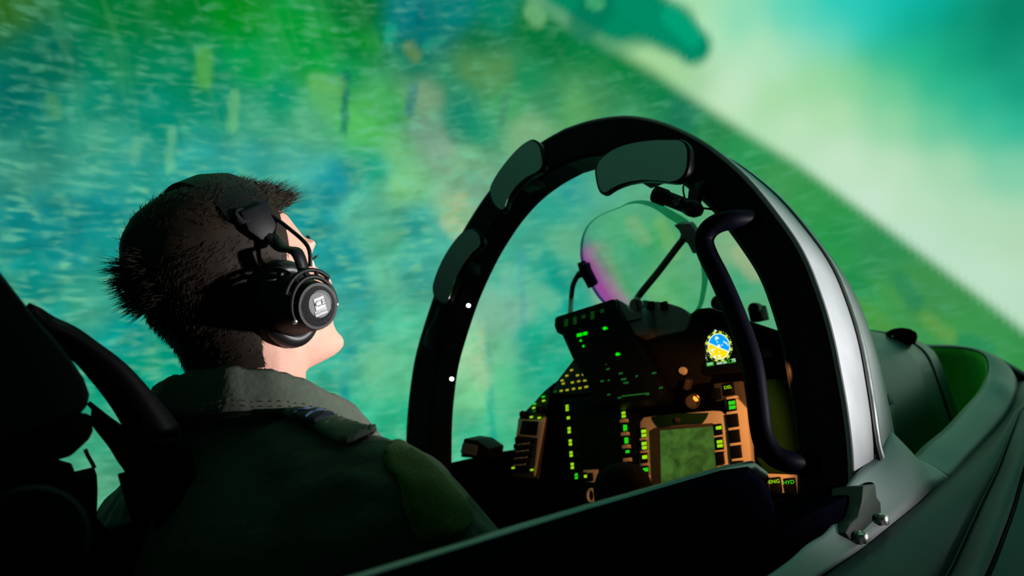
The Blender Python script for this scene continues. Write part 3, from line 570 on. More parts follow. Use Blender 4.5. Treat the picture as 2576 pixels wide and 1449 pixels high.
prism('access_panel', pl, (-.02, 0, 0), 'cover_teal', cov, .001)
box('latch', onx(2234, 1006, .352), ((1, 0, 0), (0, 1, 0), (0, 0, 1)), (.004, .012, .009), 'black_satin', cov, .001)
# blocky dark sensor on top of the cover
sn = thing('nose_sensor', 'black angular sensor hood standing on the teal instrument cover', 'sensor', (.2, 1.9, 1.66))
so = [ony(px, py, 1.93) for px, py in ((2232, 845), (2237, 832), (2250, 826), (2268, 824), (2290, 827), (2306, 836), (2309, 848), (2303, 866), (2285, 862), (2262, 856), (2256, 842), (2248, 838), (2240, 850))]
prism('hood', so, (-.02, .05, -.0), 'black_matte', sn, .002)

# --- round lenses on the coaming, through the arch
for i, (px, py, r, lab) in enumerate(((1801, 764, .016, 'round dark glass lens on the coaming left of the grab handle'), (1889, 777, .011, 'smaller round dark lens on the coaming between grab handle and frame'))):
    c = ony(px, py, 1.42); t = thing('coaming_lens', lab, 'lens', c-np.array([0, 0, r]))
    lathe('barrel', c+np.array([0, .03, 0]), (.15, -1, .0), [(r*.8, -.02), (r, 0), (r, .025), (r*.86, .03), (r*.8, .024)], 'black_satin', t, 20)
    lathe('glass', c+np.array([0, .03, 0]), (.15, -1, 0), [(r*.78, .02), (r*.5, .026), (r*.1, .028)], 'cover_teal', t, 20)
    box('foot', c+np.array([0, .03, -r*.9]), ((1, 0, 0), (0, 1, 0), (0, 0, 1)), (.012, .018, .014), 'black_paint', t, .002)

# ================================================================== instrument panel
ip = thing('instrument_panel', 'black cockpit instrument panel carrying the displays under the head-up display', 'instrument panel', (0, 1.3, 1.2))
def poly(name, px, o, th, m, parent, bevel=.0015, sm=0):
    P = [pan(x, y, o) for x, y in px]
    if sm: P = smooth_poly(P, sm)
    return prism(name, P, PN*th, m, parent, bevel)
poly('panel_board', [(1288, 1260), (1296, 1120), (1303, 1062), (1313, 1042), (1378, 977), (1390, 972), (1442, 905), (1470, 880), (1600, 850), (1735, 792), (1752, 778), (1785, 776), (1950, 829), (1985, 842), (2030, 1000), (2035, 1260), (1900, 1500), (1400, 1500)], .004, .03, 'board_black', ip, .002)
c0 = pan(1700, 840); 
prism('coaming_lip', [pan(1735, 790, -.02), pan(1755, 776, -.02), pan(1785, 773, -.02), pan(1960, 832, -.02), pan(1960, 842, -.02), pan(1785, 784, -.02), pan(1745, 796, -.02)], PN*.05, 'black_satin', ip, .002)
glow = {}
def glyphs(parent, px, py, wpx, hpx, m, o=-.006, rows=1, name='legend'):
    """a lit, unreadable legend: rows of narrow bars"""
    c = pan(px, py, o); k = np.linalg.norm(c-CAM)/FPX*1.05; wd, h = wpx*k, hpx*k; V = []; F = []
    for r in range(rows):
        hh = h/rows*.86; z0 = h/2-(r+.5)*h/rows; n = max(2, int(round(wpx/4.)))
        for i in range(n):
            x0 = -wd/2+i*wd/n; x1 = x0+wd/n*.86; dz = hh*.5*(.82+.18*rng.random()); b = len(V)
            V += [c+XA*x+PU*(z0+z) for x, z in ((x0, -dz), (x1, -dz), (x1, dz), (x0, dz))]; F.append([b, b+1, b+2, b+3])
            V += [v-PN*0 for v in []]
    return make(name, V, F, m, parent, 0)
def key(parent, px, py, wpx, hpx, leg=None, m='legend_lime', o=0., th=.006, rows=1, lw=.75, lh=.4, ly=.18, words=None):
    c = pan(px, py, o); k = np.linalg.norm(c-CAM)/FPX*1.05
    b = box('key', c-PN*th/2, (XA, PU, PN), (wpx*k/2, hpx*k/2, th/2), 'key_black', parent, .0012)
    if words:
        for i, wd in enumerate(words):
            text('legend', wd, c-PN*(th+.0006)+PU*(ly*hpx*k-i*hpx*k*.36), XA, PU, hpx*k*.36, m, b, 1.15)
    elif leg is not None: glyphs(b, px, py-hpx*ly, wpx*lw, hpx*lh, m, o-th-.0006, rows)
    return b

# --- centre map display
md_ = thing('map_display', 'multifunction display with a lit green map screen and copper lit bezel', 'display', pan(1720, 1240))
poly('bezel', [(1610, 1062), (1618, 1050), (1640, 1047), (1790, 1033), (1812, 1034), (1824, 1043), (1834, 1130), (1842, 1185), (1842, 1260), (1650, 1280), (1616, 1260), (1608, 1180)], -.004, .012, 'bezel_grey', md_)
o_ = poly('screen_surround', [(1632, 1084), (1646, 1076), (1790, 1064), (1799, 1068), (1806, 1250), (1652, 1262), (1640, 1240)], -.0055, .006, 'bezel_dark', md_, .001)
prism('map_screen', [pan(x, y, -.0065) for x, y in ((1660, 1083), (1796, 1072), (1803, 1240), (1664, 1252))], PN*.002, 'map_screen', md_, 0)
hood_px = [(1638, 1048), (1645, 1062), (1655, 1075), (1700, 1070), (1765, 1065), (1775, 1052), (1781, 1038), (1700, 1040)]
poly('brightness_hood', hood_px, -.007, .004, 'panel_green', md_, .001)
lathe('centre_pin', pan(1707, 1057, -.007), -PN, [(.004, 0), (.004, .006)], 'bezel_dark', md_, 10)
for (px, py, r, mm, leg) in ((1620, 1090, 2, 'legend_lime', 1), (1621, 1121, 2, 'legend_lime', 1), (1622, 1152, 1, 'legend_lime', 1), (1624, 1184, 1, 'legend_green', 1), (1626, 1216, 1, 'legend_green', None)):
    key(md_, px, py, 17, 23, leg, mm, -.004, .006, r, .8, .85 if r == 2 else .45, 0 if r == 2 else .1)
for i, py in enumerate((1105, 1137, 1169, 1200)):
    box('key_guard', pan(1620+i*2, py, -.006), (XA, PU, PN), (.007, .0022, .004), 'bezel_grey', md_, .0008)
key(md_, 1808, 1082, 20, 27, 1, 'legend_lime', -.004, .006, 1, .7, .36, .22)
key(md_, 1811, 1117, 20, 27, 1, 'legend_lime', -.004, .006, 2, .72, .68, .03)
key(md_, 1813, 1153, 20, 27, None, 'legend_lime', -.004)
for py, px in ((1098, 1809), (1135, 1812)): box('key_guard', pan(px, py, -.006), (XA, PU, PN), (.0085, .0016, .004), 'bezel_grey', md_, .0008)

# --- key column right of the map display
kc = thing('key_column', 'copper lit column of square keys between map display and grab handle', 'key panel', pan(1860, 1250))
poly('bezel', [(1822, 1006), (1832, 998), (1849, 997), (1872, 1022), (1877, 1028), (1886, 1120), (1896, 1260), (1850, 1260), (1838, 1120), (1829, 1035), (1824, 1020)], -.012, .016, 'bezel_grey', kc)
poly('upper_plate', [(1795, 965), (1868, 958), (1880, 1030), (1846, 1002), (1800, 1010)], -.004, .008, 'bezel_dark', kc)
key(kc, 1836, 979, 24, 28, None, 'legend_lime', -.006, words=('DEL',), ly=.1)
key(kc, 1803, 992, 22, 26, None, 'legend_lime', -.004)
key(kc, 1842, 1019, 22, 28, 1, 'legend_green', -.012, .006, 2, .75, .75, .0)
for px, py in ((1846, 1059), (1850, 1099), (1854, 1138), (1858, 1176)): key(kc, px, py, 25, 30, None, 'legend_lime', -.012)
for px, py in ((1843, 1001), (1843, 1039), (1848, 1079), (1852, 1118), (1857, 1157)): box('key_guard', pan(px, py, -.014), (XA, PU, PN), (.0095, .0022, .004), 'bezel_grey', kc, .0008)

# --- left display with its two columns of lit legends
ld = thing('left_display', 'dark multifunction display with columns of lime legends left of the map display', 'display', pan(1500, 1240))
poly('bezel', [(1415, 1005), (1560, 985), (1600, 1030), (1612, 1060), (1612, 1250), (1460, 1262), (1432, 1230)], -.003, .008, 'key_black', ld)
prism('screen', [pan(x, y, -.0045) for x, y in ((1452, 1030), (1552, 1018), (1566, 1178), (1472, 1186))], PN*.002, 'screen_dark', ld, 0)
for (px, py, h, r, mm) in ((1427, 1026, 16, 3, 'legend_lime'), (1430, 1051, 8, 1, 'legend_lime'), (1432, 1082, 16, 2, 'legend_lime'), (1435, 1113, 16, 2, 'legend_lime'), (1437, 1142, 14, 2, 'legend_lime'), (1440, 1172, 16, 2, 'legend_lime'), (1450, 1198, 14, 2, 'legend_green')):
    key(ld, px, py, 15, 24, 1, mm, -.003, .005, r, .62, h/24, 0)
for (px, py, h, r, mm) in ((1569, 1043, 16, 2, 'legend_lime'), (1573, 1076, 17, 1, 'legend_green'), (1576, 1108, 17, 1, 'legend_green'), (1579, 1136, 8, 1, 'legend_green')):
    key(ld, px, py, 17, 22, 1, mm, -.003, .005, r, .65, h/22, 0)
for px, py in ((1570, 1059), (1573, 1092), (1576, 1124), (1579, 1157)): box('key_guard', pan(px, py, -.006), (XA, PU, PN), (.0075, .0032, .004), 'bezel_grey', ld, .0008)
poly('lower_bezel', [(1466, 1182), (1506, 1180), (1494, 1214), (1470, 1214)], -.005, .006, 'bezel_grey', ld)
key(ld, 1473, 1200, 14, 20, 1, 'legend_lime', -.005, .005, 1, .6, .4, .1); key(ld, 1488, 1200, 11, 18, None, 'legend_lime', -.005)

# --- upper left warning panel with amber legends
wp = thing('warning_panel', 'copper panel with rows of small yellow legends under the head-up display unit', 'panel', pan(1440, 1000))
poly('plate', [(1388, 990), (1392, 976), (1440, 915), (1470, 900), (1485, 925), (1490, 955), (1508, 968), (1508, 985), (1440, 993)], -.001, .005, 'bezel_dark', wp)
for px, py, mm in ((1438, 931, 'legend_yellow'), (1426, 945, 'legend_yellow'), (1414, 957, 'legend_yellow'), (1417, 965, 'legend_yellow'), (1453, 944, 'legend_yellow'), (1468, 942, 'legend_yellow'), (1440, 962, 'legend_yellow'), (1456, 959, 'legend_yellow'), (1472, 957, 'legend_yellow'), (1397, 985, 'legend_dim'), (1412, 983, 'legend_yellow'), (1427, 981, 'legend_yellow'), (1443, 978, 'legend_yellow'), (1459, 976, 'legend_yellow'), (1475, 973, 'legend_yellow')):
    glyphs(wp, px, py, 9 if px < 1470 else 11, 5.5, mm, -.0025, 1, 'legend')

# --- keypad on the far left
kp = thing('keypad', 'narrow copper keypad with small square screen at the left end of the panel', 'keypad', pan(1330, 1200))
poly('plate', [(1285, 1200), (1297, 1110), (1303, 1055), (1312, 1042), (1340, 1018), (1378, 980), (1383, 985), (1372, 1060), (1352, 1205)], -.003, .007, 'bezel_dark', kp)
poly('frame', [(1294, 1120), (1303, 1060), (1306, 1054), (1360, 1056), (1370, 1045), (1372, 1048), (1346, 1198), (1341, 1198), (1352, 1102), (1300, 1095)], -.005, .005, 'bezel_grey', kp)
poly('screen', [(1313, 1058), (1354, 1060), (1349, 1096), (1307, 1093)], -.0065, .003, 'screen_dark', kp, .0008)
for r in range(5):
    for c in range(4):
        key(kp, 1303+c*13-r*3.2, 1106+r*17.5+c*1.5, 11, 12, None, o=-.004, th=.005)
    if r: box('key_rail', pan(1322-(r-.5)*3.2, 1117+(r-1)*17.5, -.005), (XA, PU, PN), (.024, .0012, .003), 'bezel_grey', kp, .0004)
for px, py, mm in ((1367, 998, 'legend_green'), (1368, 1008, 'legend_lime'), (1345, 1016, 'legend_green'), (1343, 1026, 'legend_lime'), (1344, 1034, 'legend_dim'), (1337, 1049, 'legend_lime'), (1357, 1051, 'legend_lime'), (1291, 1177, 'legend_lime'), (1338, 1182, 'legend_lime')):
    glyphs(kp, px, py, 10, 5.5, mm, -.0105, 1, 'legend')
lathe('knob', pan(1364, 1032, -.004), -PN, [(.0075, 0), (.0075, .012), (.006, .014)], 'key_black', kp, 16)
lathe('knob', pan(1323, 1044, -.004), -PN, [(.0075, 0), (.0075, .012), (.006, .014)], 'key_black', kp, 16)

# --- attitude display
ad = thing('attitude_display', 'standby attitude display with a blue and yellow ball ringed by lime dots', 'display', pan(1810, 930))
poly('bezel', [(1745, 815), (1760, 806), (1860, 796), (1872, 804), (1886, 925), (1876, 936), (1776, 945), (1764, 938)], -.004, .01, 'key_black', ad, .002)
poly('screen', [(1755, 822), (1862, 811), (1873, 920), (1772, 932)], -.0048, .002, 'screen_dark', ad, .0006)
C0 = pan(1808.5, 871.5, -.0056); kx = np.linalg.norm(C0-CAM)/FPX
# screen axes from the photographed ellipse: horizontal half 27 px, vertical half 32 px
eu = (pan(1835, 868, -.0056)-C0)/27; ev = (pan(1804.5, 840, -.0056)-C0)/31.7
def ell(a, r=27.): return C0+eu*r*math.cos(a)+ev*r*1.15*math.sin(a)
hz = math.atan2(-1, 2.0)
h0, h1 = math.radians(158), math.radians(-31)
up_ = [ell(a) for a in np.linspace(h1, h0, 40)]; dn = [ell(a) for a in np.linspace(h0, h1+2*math.pi, 40)]
make('sky_half', up_, [list(range(40))], 'adi_blue', ad, 0); make('ground_half', dn, [list(range(40))], 'adi_yellow', ad, 0)
V = []; F = []
for k in range(64):
    a = 2*math.pi*k/64; V += [ell(a, 26.6)-PN*.0004, ell(a, 28.8)-PN*.0004]
for k in range(64): F.append([2*k, 2*k+1, (2*k+3) % 128, (2*k+2) % 128])
make('ball_ring', V, F, 'adi_white', ad, 0)
def bar(name, p, q, wpx, m, parent, o=.0005):
    p, q = np.asarray(p), np.asarray(q); d = (q-p)/np.linalg.norm(q-p); s = np.cross(d, PN)*wpx*kx/2
    return make(name, [p+s-PN*o, q+s-PN*o, q-s-PN*o, p-s-PN*o], [[0, 1, 2, 3]], m, parent, 0)
bar('horizon_bar', ell(h0), ell(h1), 2.4, 'adi_white', ad)
def dot(name, c, r, m, parent, o=.0005, n=8): 
    return make(name, [np.asarray(c)-PN*o+kx*r*(XA*math.cos(2*math.pi*k/n)+PU*math.sin(2*math.pi*k/n)) for k in range(n)], [list(range(n))], m, parent, 0)
def zp(x, y): return pan(1740+x*.0966, 800+y*.0966, -.0056)
for x, y, r in ((650, 520, 4.), (640, 560, 2), (690, 530, 2.5), (672, 628, 1.8), (795, 703, 1.8), (710, 735, 4.5), (690, 760, 3), (540, 840, 3.6), (600, 808, 1.6), (728, 885, 1.6), (610, 1000, 3.), (730, 985, 3.), (575, 900, 1.5), (945, 700, 2), (945, 865, 2.)): dot('ball_mark', zp(x, y), r, 'adi_white', ad, .0007)
bar('ball_mark', zp(825, 610), zp(925, 670), 3, 'adi_white', ad, .0007); bar('ball_mark', zp(690, 975), zp(770, 1035), 2, 'adi_white', ad, .0007)
for x, y in ((590, 395), (745, 390), (895, 480), (1000, 640), (1025, 820), (950, 1005), (810, 1095), (650, 1095), (515, 1005), (420, 850), (395, 655), (460, 500)):
    dot('scale_dot', zp(x, y), 4.2, 'adi_lime', ad)
for a in np.radians(np.arange(0, 360, 10)): dot('scale_tick', ell(a, 33.4), 1.1, 'adi_lime', ad, .0004, 6)
for i, (x, y) in enumerate(((270, 490), (292, 545), (295, 600), (315, 655), (318, 712), (338, 765), (345, 820), (362, 876), (365, 935), (382, 985), (385, 1042), (405, 1095))): dot('tape_tick', zp(x, y), 2. if i % 2 == 0 else 1.3, 'adi_pale', ad, .0005, 6)
bar('tape_pointer', zp(322, 830), zp(330, 935), 3, 'adi_pale', ad); dot('top_pointer', zp(618, 335), 3, 'adi_white', ad)
poly('mode_box', [(1740+x*.0966, 800+y*.0966) for x, y in ((375, 1165), (565, 1135), (578, 1235), (395, 1262))], -.0058, .0006, 'adi_box', ad, 0)
g_ = glyphs(ad, 1740+480*.0966, 800+1195*.0966, 14, 6.5, 'adi_pale', -.0064, 1, 'mode_text')
bar('slip_bar', zp(655, 1190), zp(800, 1170), 5, 'adi_pale', ad); bar('slip_bar', zp(820, 1170), zp(925, 1150), 5, 'adi_pale', ad); dot('slip_mark', zp(858, 1120), 2, 'hud_green', ad)
poly('value_box', [(1740+x*.0966, 800+y*.0966) for x, y in ((938, 1080), (1125, 1052), (1140, 1150), (960, 1180))], -.0058, .0006, 'adi_box', ad, 0)
poly('value_field', [(1740+x*.0966, 800+y*.0966) for x, y in ((970, 1095), (1040, 1085), (1048, 1145), (985, 1155))], -.0063, .0004, 'key_black', ad, 0)
text('value_text', '75', pan(1740+1092*.0966, 800+1105*.0966, -.0066), XA, PU, .0075, 'adi_white', ad, 1.1)

# --- lower right engine keys
ek = thing('engine_key_panel', 'copper framed pair of keys reading ENG and HYD below the grab handle', 'key panel', pan(1960, 1250))
poly('frame', [(1926, 1191), (2004, 1194), (2008, 1204), (2006, 1242), (1946, 1239), (1936, 1236), (1930, 1212), (1936, 1204)], -.004, .008, 'bezel_grey', ek)
key(ek, 1953, 1219, 26, 31, None, 'legend_lime', -.005, words=('ENG',), ly=.18); key(ek, 1989, 1221, 26, 31, None, 'legend_green', -.005, words=('HYD',), ly=.18)
poly('shelf', [(1902, 1150), (1960, 1170), (2010, 1178), (2010, 1192), (1924, 1190)], -.002, .004, 'panel_green', ek)
# right hand panel field behind the handle
rp_ = thing('right_console_panel', 'plain dark green panel behind the lower grab handle', 'panel', pan(1960, 1160))
poly('plate', [(1925, 955), (1992, 950), (2010, 1160), (1935, 1150)], .0, .005, 'panel_green', rp_)
tg_ = thing('guarded_switch', 'dim red square switch guard right of the grab handle on the panel', 'switch', pan(1925, 895))
poly('guard', [(1915, 876), (1940, 873), (1942, 898), (1919, 900)], -.01, .012, 'guard_red', tg_)

# --- amber lit knobs beside the head-up unit
for px, py, r, mm, lab in ((1724, 935, .0072, 'bezel_grey', 'round copper lit button below the head-up unit'),):
    t = thing('panel_button', lab, 'button', pan(px, py)); lathe('cap', pan(px, py, .002), -PN, [(r, 0), (r, .01), (r*.8, .013)], mm, t, 18); lathe('collar', pan(px, py, .003), -PN, [(r*1.4, 0), (r*1.4, .006)], 'key_black', t, 18)
t = thing('flood_lamp', 'small amber flood lamp glowing above the map display', 'lamp', pan(1750, 1010))
lathe('housing', pan(1746, 1005, .002), -PN+np.array([.3, 0, -.4]), [(.011, 0), (.012, .02), (.0105, .02), (.010, .012)], 'bezel_dark', t, 18)
lathe('bulb', pan(1752, 1002, -.008), -PN, [(.002, -.004), (.0055, 0), (.0035, .006), (.001, .007)], 'lamp_amber', t, 12)
fl_ = arch(1988, 905, -.028)
spot('panel_flood_light', tuple(fl_-AN*.012), tuple(pan(1700, 1180)), 5.5, 74, .5, .003, (1, .36, .09))
box('switch_lever', pan(1731, 967, -.01), ((.5, 0, .86), (-.86, 0, .5), (0, 1, 0)), (.009, .004, .008), 'bezel_dark', t, .001)

# --- control stick and an orange ringed knob in front of the panel
cs_ = thing('control_stick', 'rounded black control stick head in front of the left display', 'control stick', (.03, 1.0, .45))
c = ony(1568, 1225, 1.05)
lathe('grip_head', c+np.array([0, 0, -.035]), (0, -.1, 1), [(.02, -.05), (.032, -.03), (.045, 0), (.0465, .02), (.043, .045), (.032, .062), (.015, .07), (.003, .072)], 'black_matte', cs_, 28)
tube('column', smooth_poly([c+np.array([0, 0, -.06]), c+np.array([0, .0, -.2]), np.array([.03, 1.05, .9]), np.array([.03, 1.02, .455])], 4, False), .02, 'black_matte', cs_, 12)
lathe('base_boot', (.03, 1.02, .45), (0, 0, 1), [(.09, 0), (.085, .03), (.05, .1), (.03, .16)], 'black_matte', cs_, 20)
kn = thing('ringed_knob', 'small knob with an amber glowing ring beside the control stick head', 'knob', pan(1487, 1260))
cc = pan(1487, 1247, -.02); V, F = [], []
pts = [cc+.0095*(XA*math.cos(a)*.8+PU*math.sin(a)*1.15) for a in np.linspace(0, 2*math.pi, 25)]
tube('ring', pts, .0028, 'lamp_copper' if 'lamp_copper' in M else 'bezel_grey', kn, 8)
lathe('stem', cc+PN*.03, -PN, [(.006, 0), (.006, .028)], 'key_black', kn, 12)

# ================================================================== head-up display
HP = np.array([0, 1.24, 1.7]); HN = np.array([0, 1., -.35])/math.hypot(1, .35)
def hud(px, py, o=0.): return onp(px, py, HP+HN*o, HN)
hu = thing('head_up_display', 'head-up display unit with round combiner glass on two arms and a black control face', 'head-up display', (.05, 1.3, 1.55))
face = [(1395, 802), (1400, 796), (1540, 752), (1547, 754), (1552, 775), (1575, 815), (1598, 855), (1622, 900), (1655, 965), (1662, 990), (1650, 1003), (1490, 1020), (1476, 960), (1440, 902), (1414, 843), (1400, 836), (1394, 820)]
prism('control_face', [hud(x, y) for x, y in face], HN*.05, 'key_black', hu, .002)
side = [(1545, 752), (1552, 752), (1570, 762), (1585, 782), (1600, 785), (1612, 768), (1620, 800), (1622, 822), (1627, 838), (1606, 845), (1590, 840), (1580, 822), (1556, 776)]
prism('side_cheek', [hud(x, y, .012) for x, y in side], HN*.05, 'hud_grey', hu, .0015)
box('cheek_seam', hud(1590, 808, .0105), (XA, np.cross(HN, XA), HN), (.018, .0012, .002), 'key_black', hu, 0)
optic = [(1606, 760), (1640, 757), (1670, 760), (1700, 768), (1722, 778), (1737, 797), (1727, 826), (1708, 850), (1680, 868), (1655, 872), (1636, 866), (1622, 840)]
prism('optics_housing', smooth_poly([hud(x, y, .05) for x, y in optic], 2), HN*.09, 'hud_grey', hu, .003)
for x in (1638, 1671): box('notch', hud(x, 770, .048), (XA, np.cross(HN, XA), HN), (.0065, .008, .004), 'key_black', hu, .001)
lathe('clamp_screw', hud(1603, 769, .004), (.35, -1, .1), [(.012, 0), (.012, .012), (.0105, .014)], 'hud_grey', hu, 20)
box('screw_slot', hud(1602.5, 769, -.0118), ((.94, .33, 0), (0, 0, 1), (-.33, .94, 0)), (.0012, .009, .0008), 'key_black', hu, 0)
# lit marks on the control face
def hblob(pts, m, o=-.0015, name='lit_mark'): return make(name, [hud(1390+x*.1104, 760+y*.1104, o) for x, y in pts], [list(range(len(pts)))], m, hu, 0)
def hrect(x, y, wd, h, m, sk=-.22): return hblob([(x-wd/2, y-h/2-wd/2*sk*0), (x+wd/2, y-h/2+wd*sk), (x+wd/2, y+h/2+wd*sk), (x-wd/2, y+h/2)], m)
for x, y, h, m_ in ((310, 470, 160, 'legend_faint'), (510, 420, 170, 'legend_faint'), (705, 330, 80, 'legend_faint'), (910, 300, 180, 'legend_faint'), (1130, 200, 80, 'legend_faint')): hrect(x, y+10, 85, h, m_)
hrect(615, 760, 125, 75, 'hud_green'); hrect(745, 725, 95, 75, 'hud_green')
for x, y in ((642, 878), (703, 1003)): hblob([(x+28*math.cos(a), y+28*math.sin(a)) for a in np.linspace(0, 5.6, 8)], 'hud_green')
for x, y in ((1195, 600), (1485, 1190)): hblob([(x-55, y-10), (x-20, y-42), (x+25, y-38), (x+70, y), (x+30, y+20), (x-10, y+38), (x-48, y+22)], 'hud_green')
for x, y, wd, h, m_ in ((525, 195, 60, 35, 'legend_faint'), (578, 335, 95, 55, 'legend_dim'), (953, 460, 120, 55, 'legend_dim'), (1425, 542, 75, 50, 'legend_dim'), (1937, 450, 130, 55, 'legend_dim'), (405, 687, 105, 55, 'legend_dim'), (602, 667, 70, 45, 'legend_dim'), (1040, 632, 155, 60, 'legend_dim'), (1108, 738, 155, 55, 'legend_dim'), (2140, 885, 120, 55, 'legend_dim'), (600, 1085, 95, 50, 'legend_dim'), (915, 1178, 110, 50, 'legend_dim'), (1745, 1070, 110, 60, 'legend_dim')):
    px, py = 1480+x*.0854, 900+y*.0854; a, b2 = wd*.0427, h*.0427
    make('lit_mark', [hud(px-a, py-b2+1, -.0015), hud(px+a, py-b2-1, -.0015), hud(px+a, py+b2-1, -.0015), hud(px-a, py+b2+1, -.0015)], [[0, 1, 2, 3]], m_, hu, 0)
make('lit_edge', [hud(1564, 995, -.0016), hud(1632, 987.5, -.0016), hud(1632, 990.5, -.0016), hud(1564, 998.5, -.0016)], [[0, 1, 2, 3]], 'legend_dim', hu, 0)
# combiner glass
GP = np.array([0.05, 1.40, 1.85]); GN = np.array([.10, 1., .30]); GN = GN/np.linalg.norm(GN)
def gls(px, py, o=0.): return onp(px, py, GP+GN*o, GN)
zo = [(640, 232), (560, 265), (450, 305), (360, 355), (300, 415), (262, 500), (250, 600), (258, 690), (300, 800), (345, 900), (420, 1003), (560, 1100), (760, 1160), (960, 1160), (1110, 1112), (1180, 1040), (1205, 930), (1215, 810), (1200, 690), (1165, 560), (1110, 460), (1040, 400), (950, 345), (850, 275), (740, 232)]
gp = [(1380+x*.3175, 440+y*.3175) for x, y in zo]; gp = [tuple(p) for p in smooth_poly([np.array(p) for p in gp], 3)]
g1 = [gls(*p) for p in gp]; ng = len(g1); gc = np.mean(g1, 0)
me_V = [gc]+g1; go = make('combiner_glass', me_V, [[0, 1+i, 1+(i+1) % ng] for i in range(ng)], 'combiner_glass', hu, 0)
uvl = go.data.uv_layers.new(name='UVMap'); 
# coordinate of the painted reflection: distance from the lower left edge
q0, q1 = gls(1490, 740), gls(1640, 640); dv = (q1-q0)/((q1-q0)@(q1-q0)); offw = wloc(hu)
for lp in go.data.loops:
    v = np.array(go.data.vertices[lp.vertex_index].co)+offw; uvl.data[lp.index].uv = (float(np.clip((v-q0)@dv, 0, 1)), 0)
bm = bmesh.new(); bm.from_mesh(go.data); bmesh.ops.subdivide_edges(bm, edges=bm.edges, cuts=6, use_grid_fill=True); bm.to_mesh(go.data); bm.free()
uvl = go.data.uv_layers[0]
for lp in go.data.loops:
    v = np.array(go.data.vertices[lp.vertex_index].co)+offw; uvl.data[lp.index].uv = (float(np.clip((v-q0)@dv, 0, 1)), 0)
# thick glass edge: a band that is widest at the upper right
V = []; F = []
for i, p in enumerate(gp):
    a = math.atan2(-(p[1]-640), p[0]-1610); wd = .0022+.017*max(0, math.cos(a-math.radians(42)))**3+.008*max(0, math.cos(a+.35))**4
    q = g1[i]; d = q-gc; d -= GN*(d@GN); d /= np.linalg.norm(d)
    V += [q, q+d*wd*.9+GN*.004, q+d*.0006+GN*.011]
for i in range(ng):
    j = (i+1) % ng; F += [[3*i, 3*j, 3*j+1, 3*i+1], [3*i+1, 3*j+1, 3*j+2, 3*i+2], [3*i+2, 3*j+2, 3*j, 3*i]]
make('glass_edge', V, F, 'glass_rim', hu, 60)
# arms and clamps
def zz_(x, y, o=0): return gls(1380+x*.3175, 440+y*.3175, o)
arm = [hud(1603, 765, .01), zz_(700, 985, -.06), zz_(745, 920, -.055), zz_(860, 780, -.04), zz_(960, 650, -.028), zz_(1020, 570, -.02), zz_(1060, 520, -.014)]
tube('arm', smooth_poly(arm, 4, False), .0068, 'arm_grey', hu, 12)
cl = [(990, 400), (1030, 388), (1112, 385), (1130, 405), (1190, 500), (1195, 560), (1165, 625), (1140, 622), (1100, 545), (1078, 530), (1050, 555), (1025, 545), (1045, 470), (1030, 440)]
prism('clamp', [zz_(x, y, -.012) for x, y in cl], GN*.018, 'hud_grey', hu, .0015)
arm = [hud(1434, 795, .012), zz_(178, 1000, -.03), zz_(190, 890, -.025), zz_(215, 825, -.02), zz_(250, 770, -.012)]
tube('arm', smooth_poly(arm, 4, False), .0055, 'arm_grey', hu, 12)
cl = [(225, 700), (250, 695), (262, 712), (288, 710), (300, 760), (355, 870), (345, 890), (312, 902), (285, 850), (262, 812), (240, 825), (228, 790), (240, 760)]
prism('clamp', [zz_(x, y, -.012) for x, y in cl], GN*.02, 'black_satin', hu, .0015)
# pedestal that carries the unit down to the panel
box('mount', (.05, 1.33, 1.62), ((1, 0, 0), (0, 1, 0), (0, 0, 1)), (.09, .05, .08), 'black_paint', hu, .004)

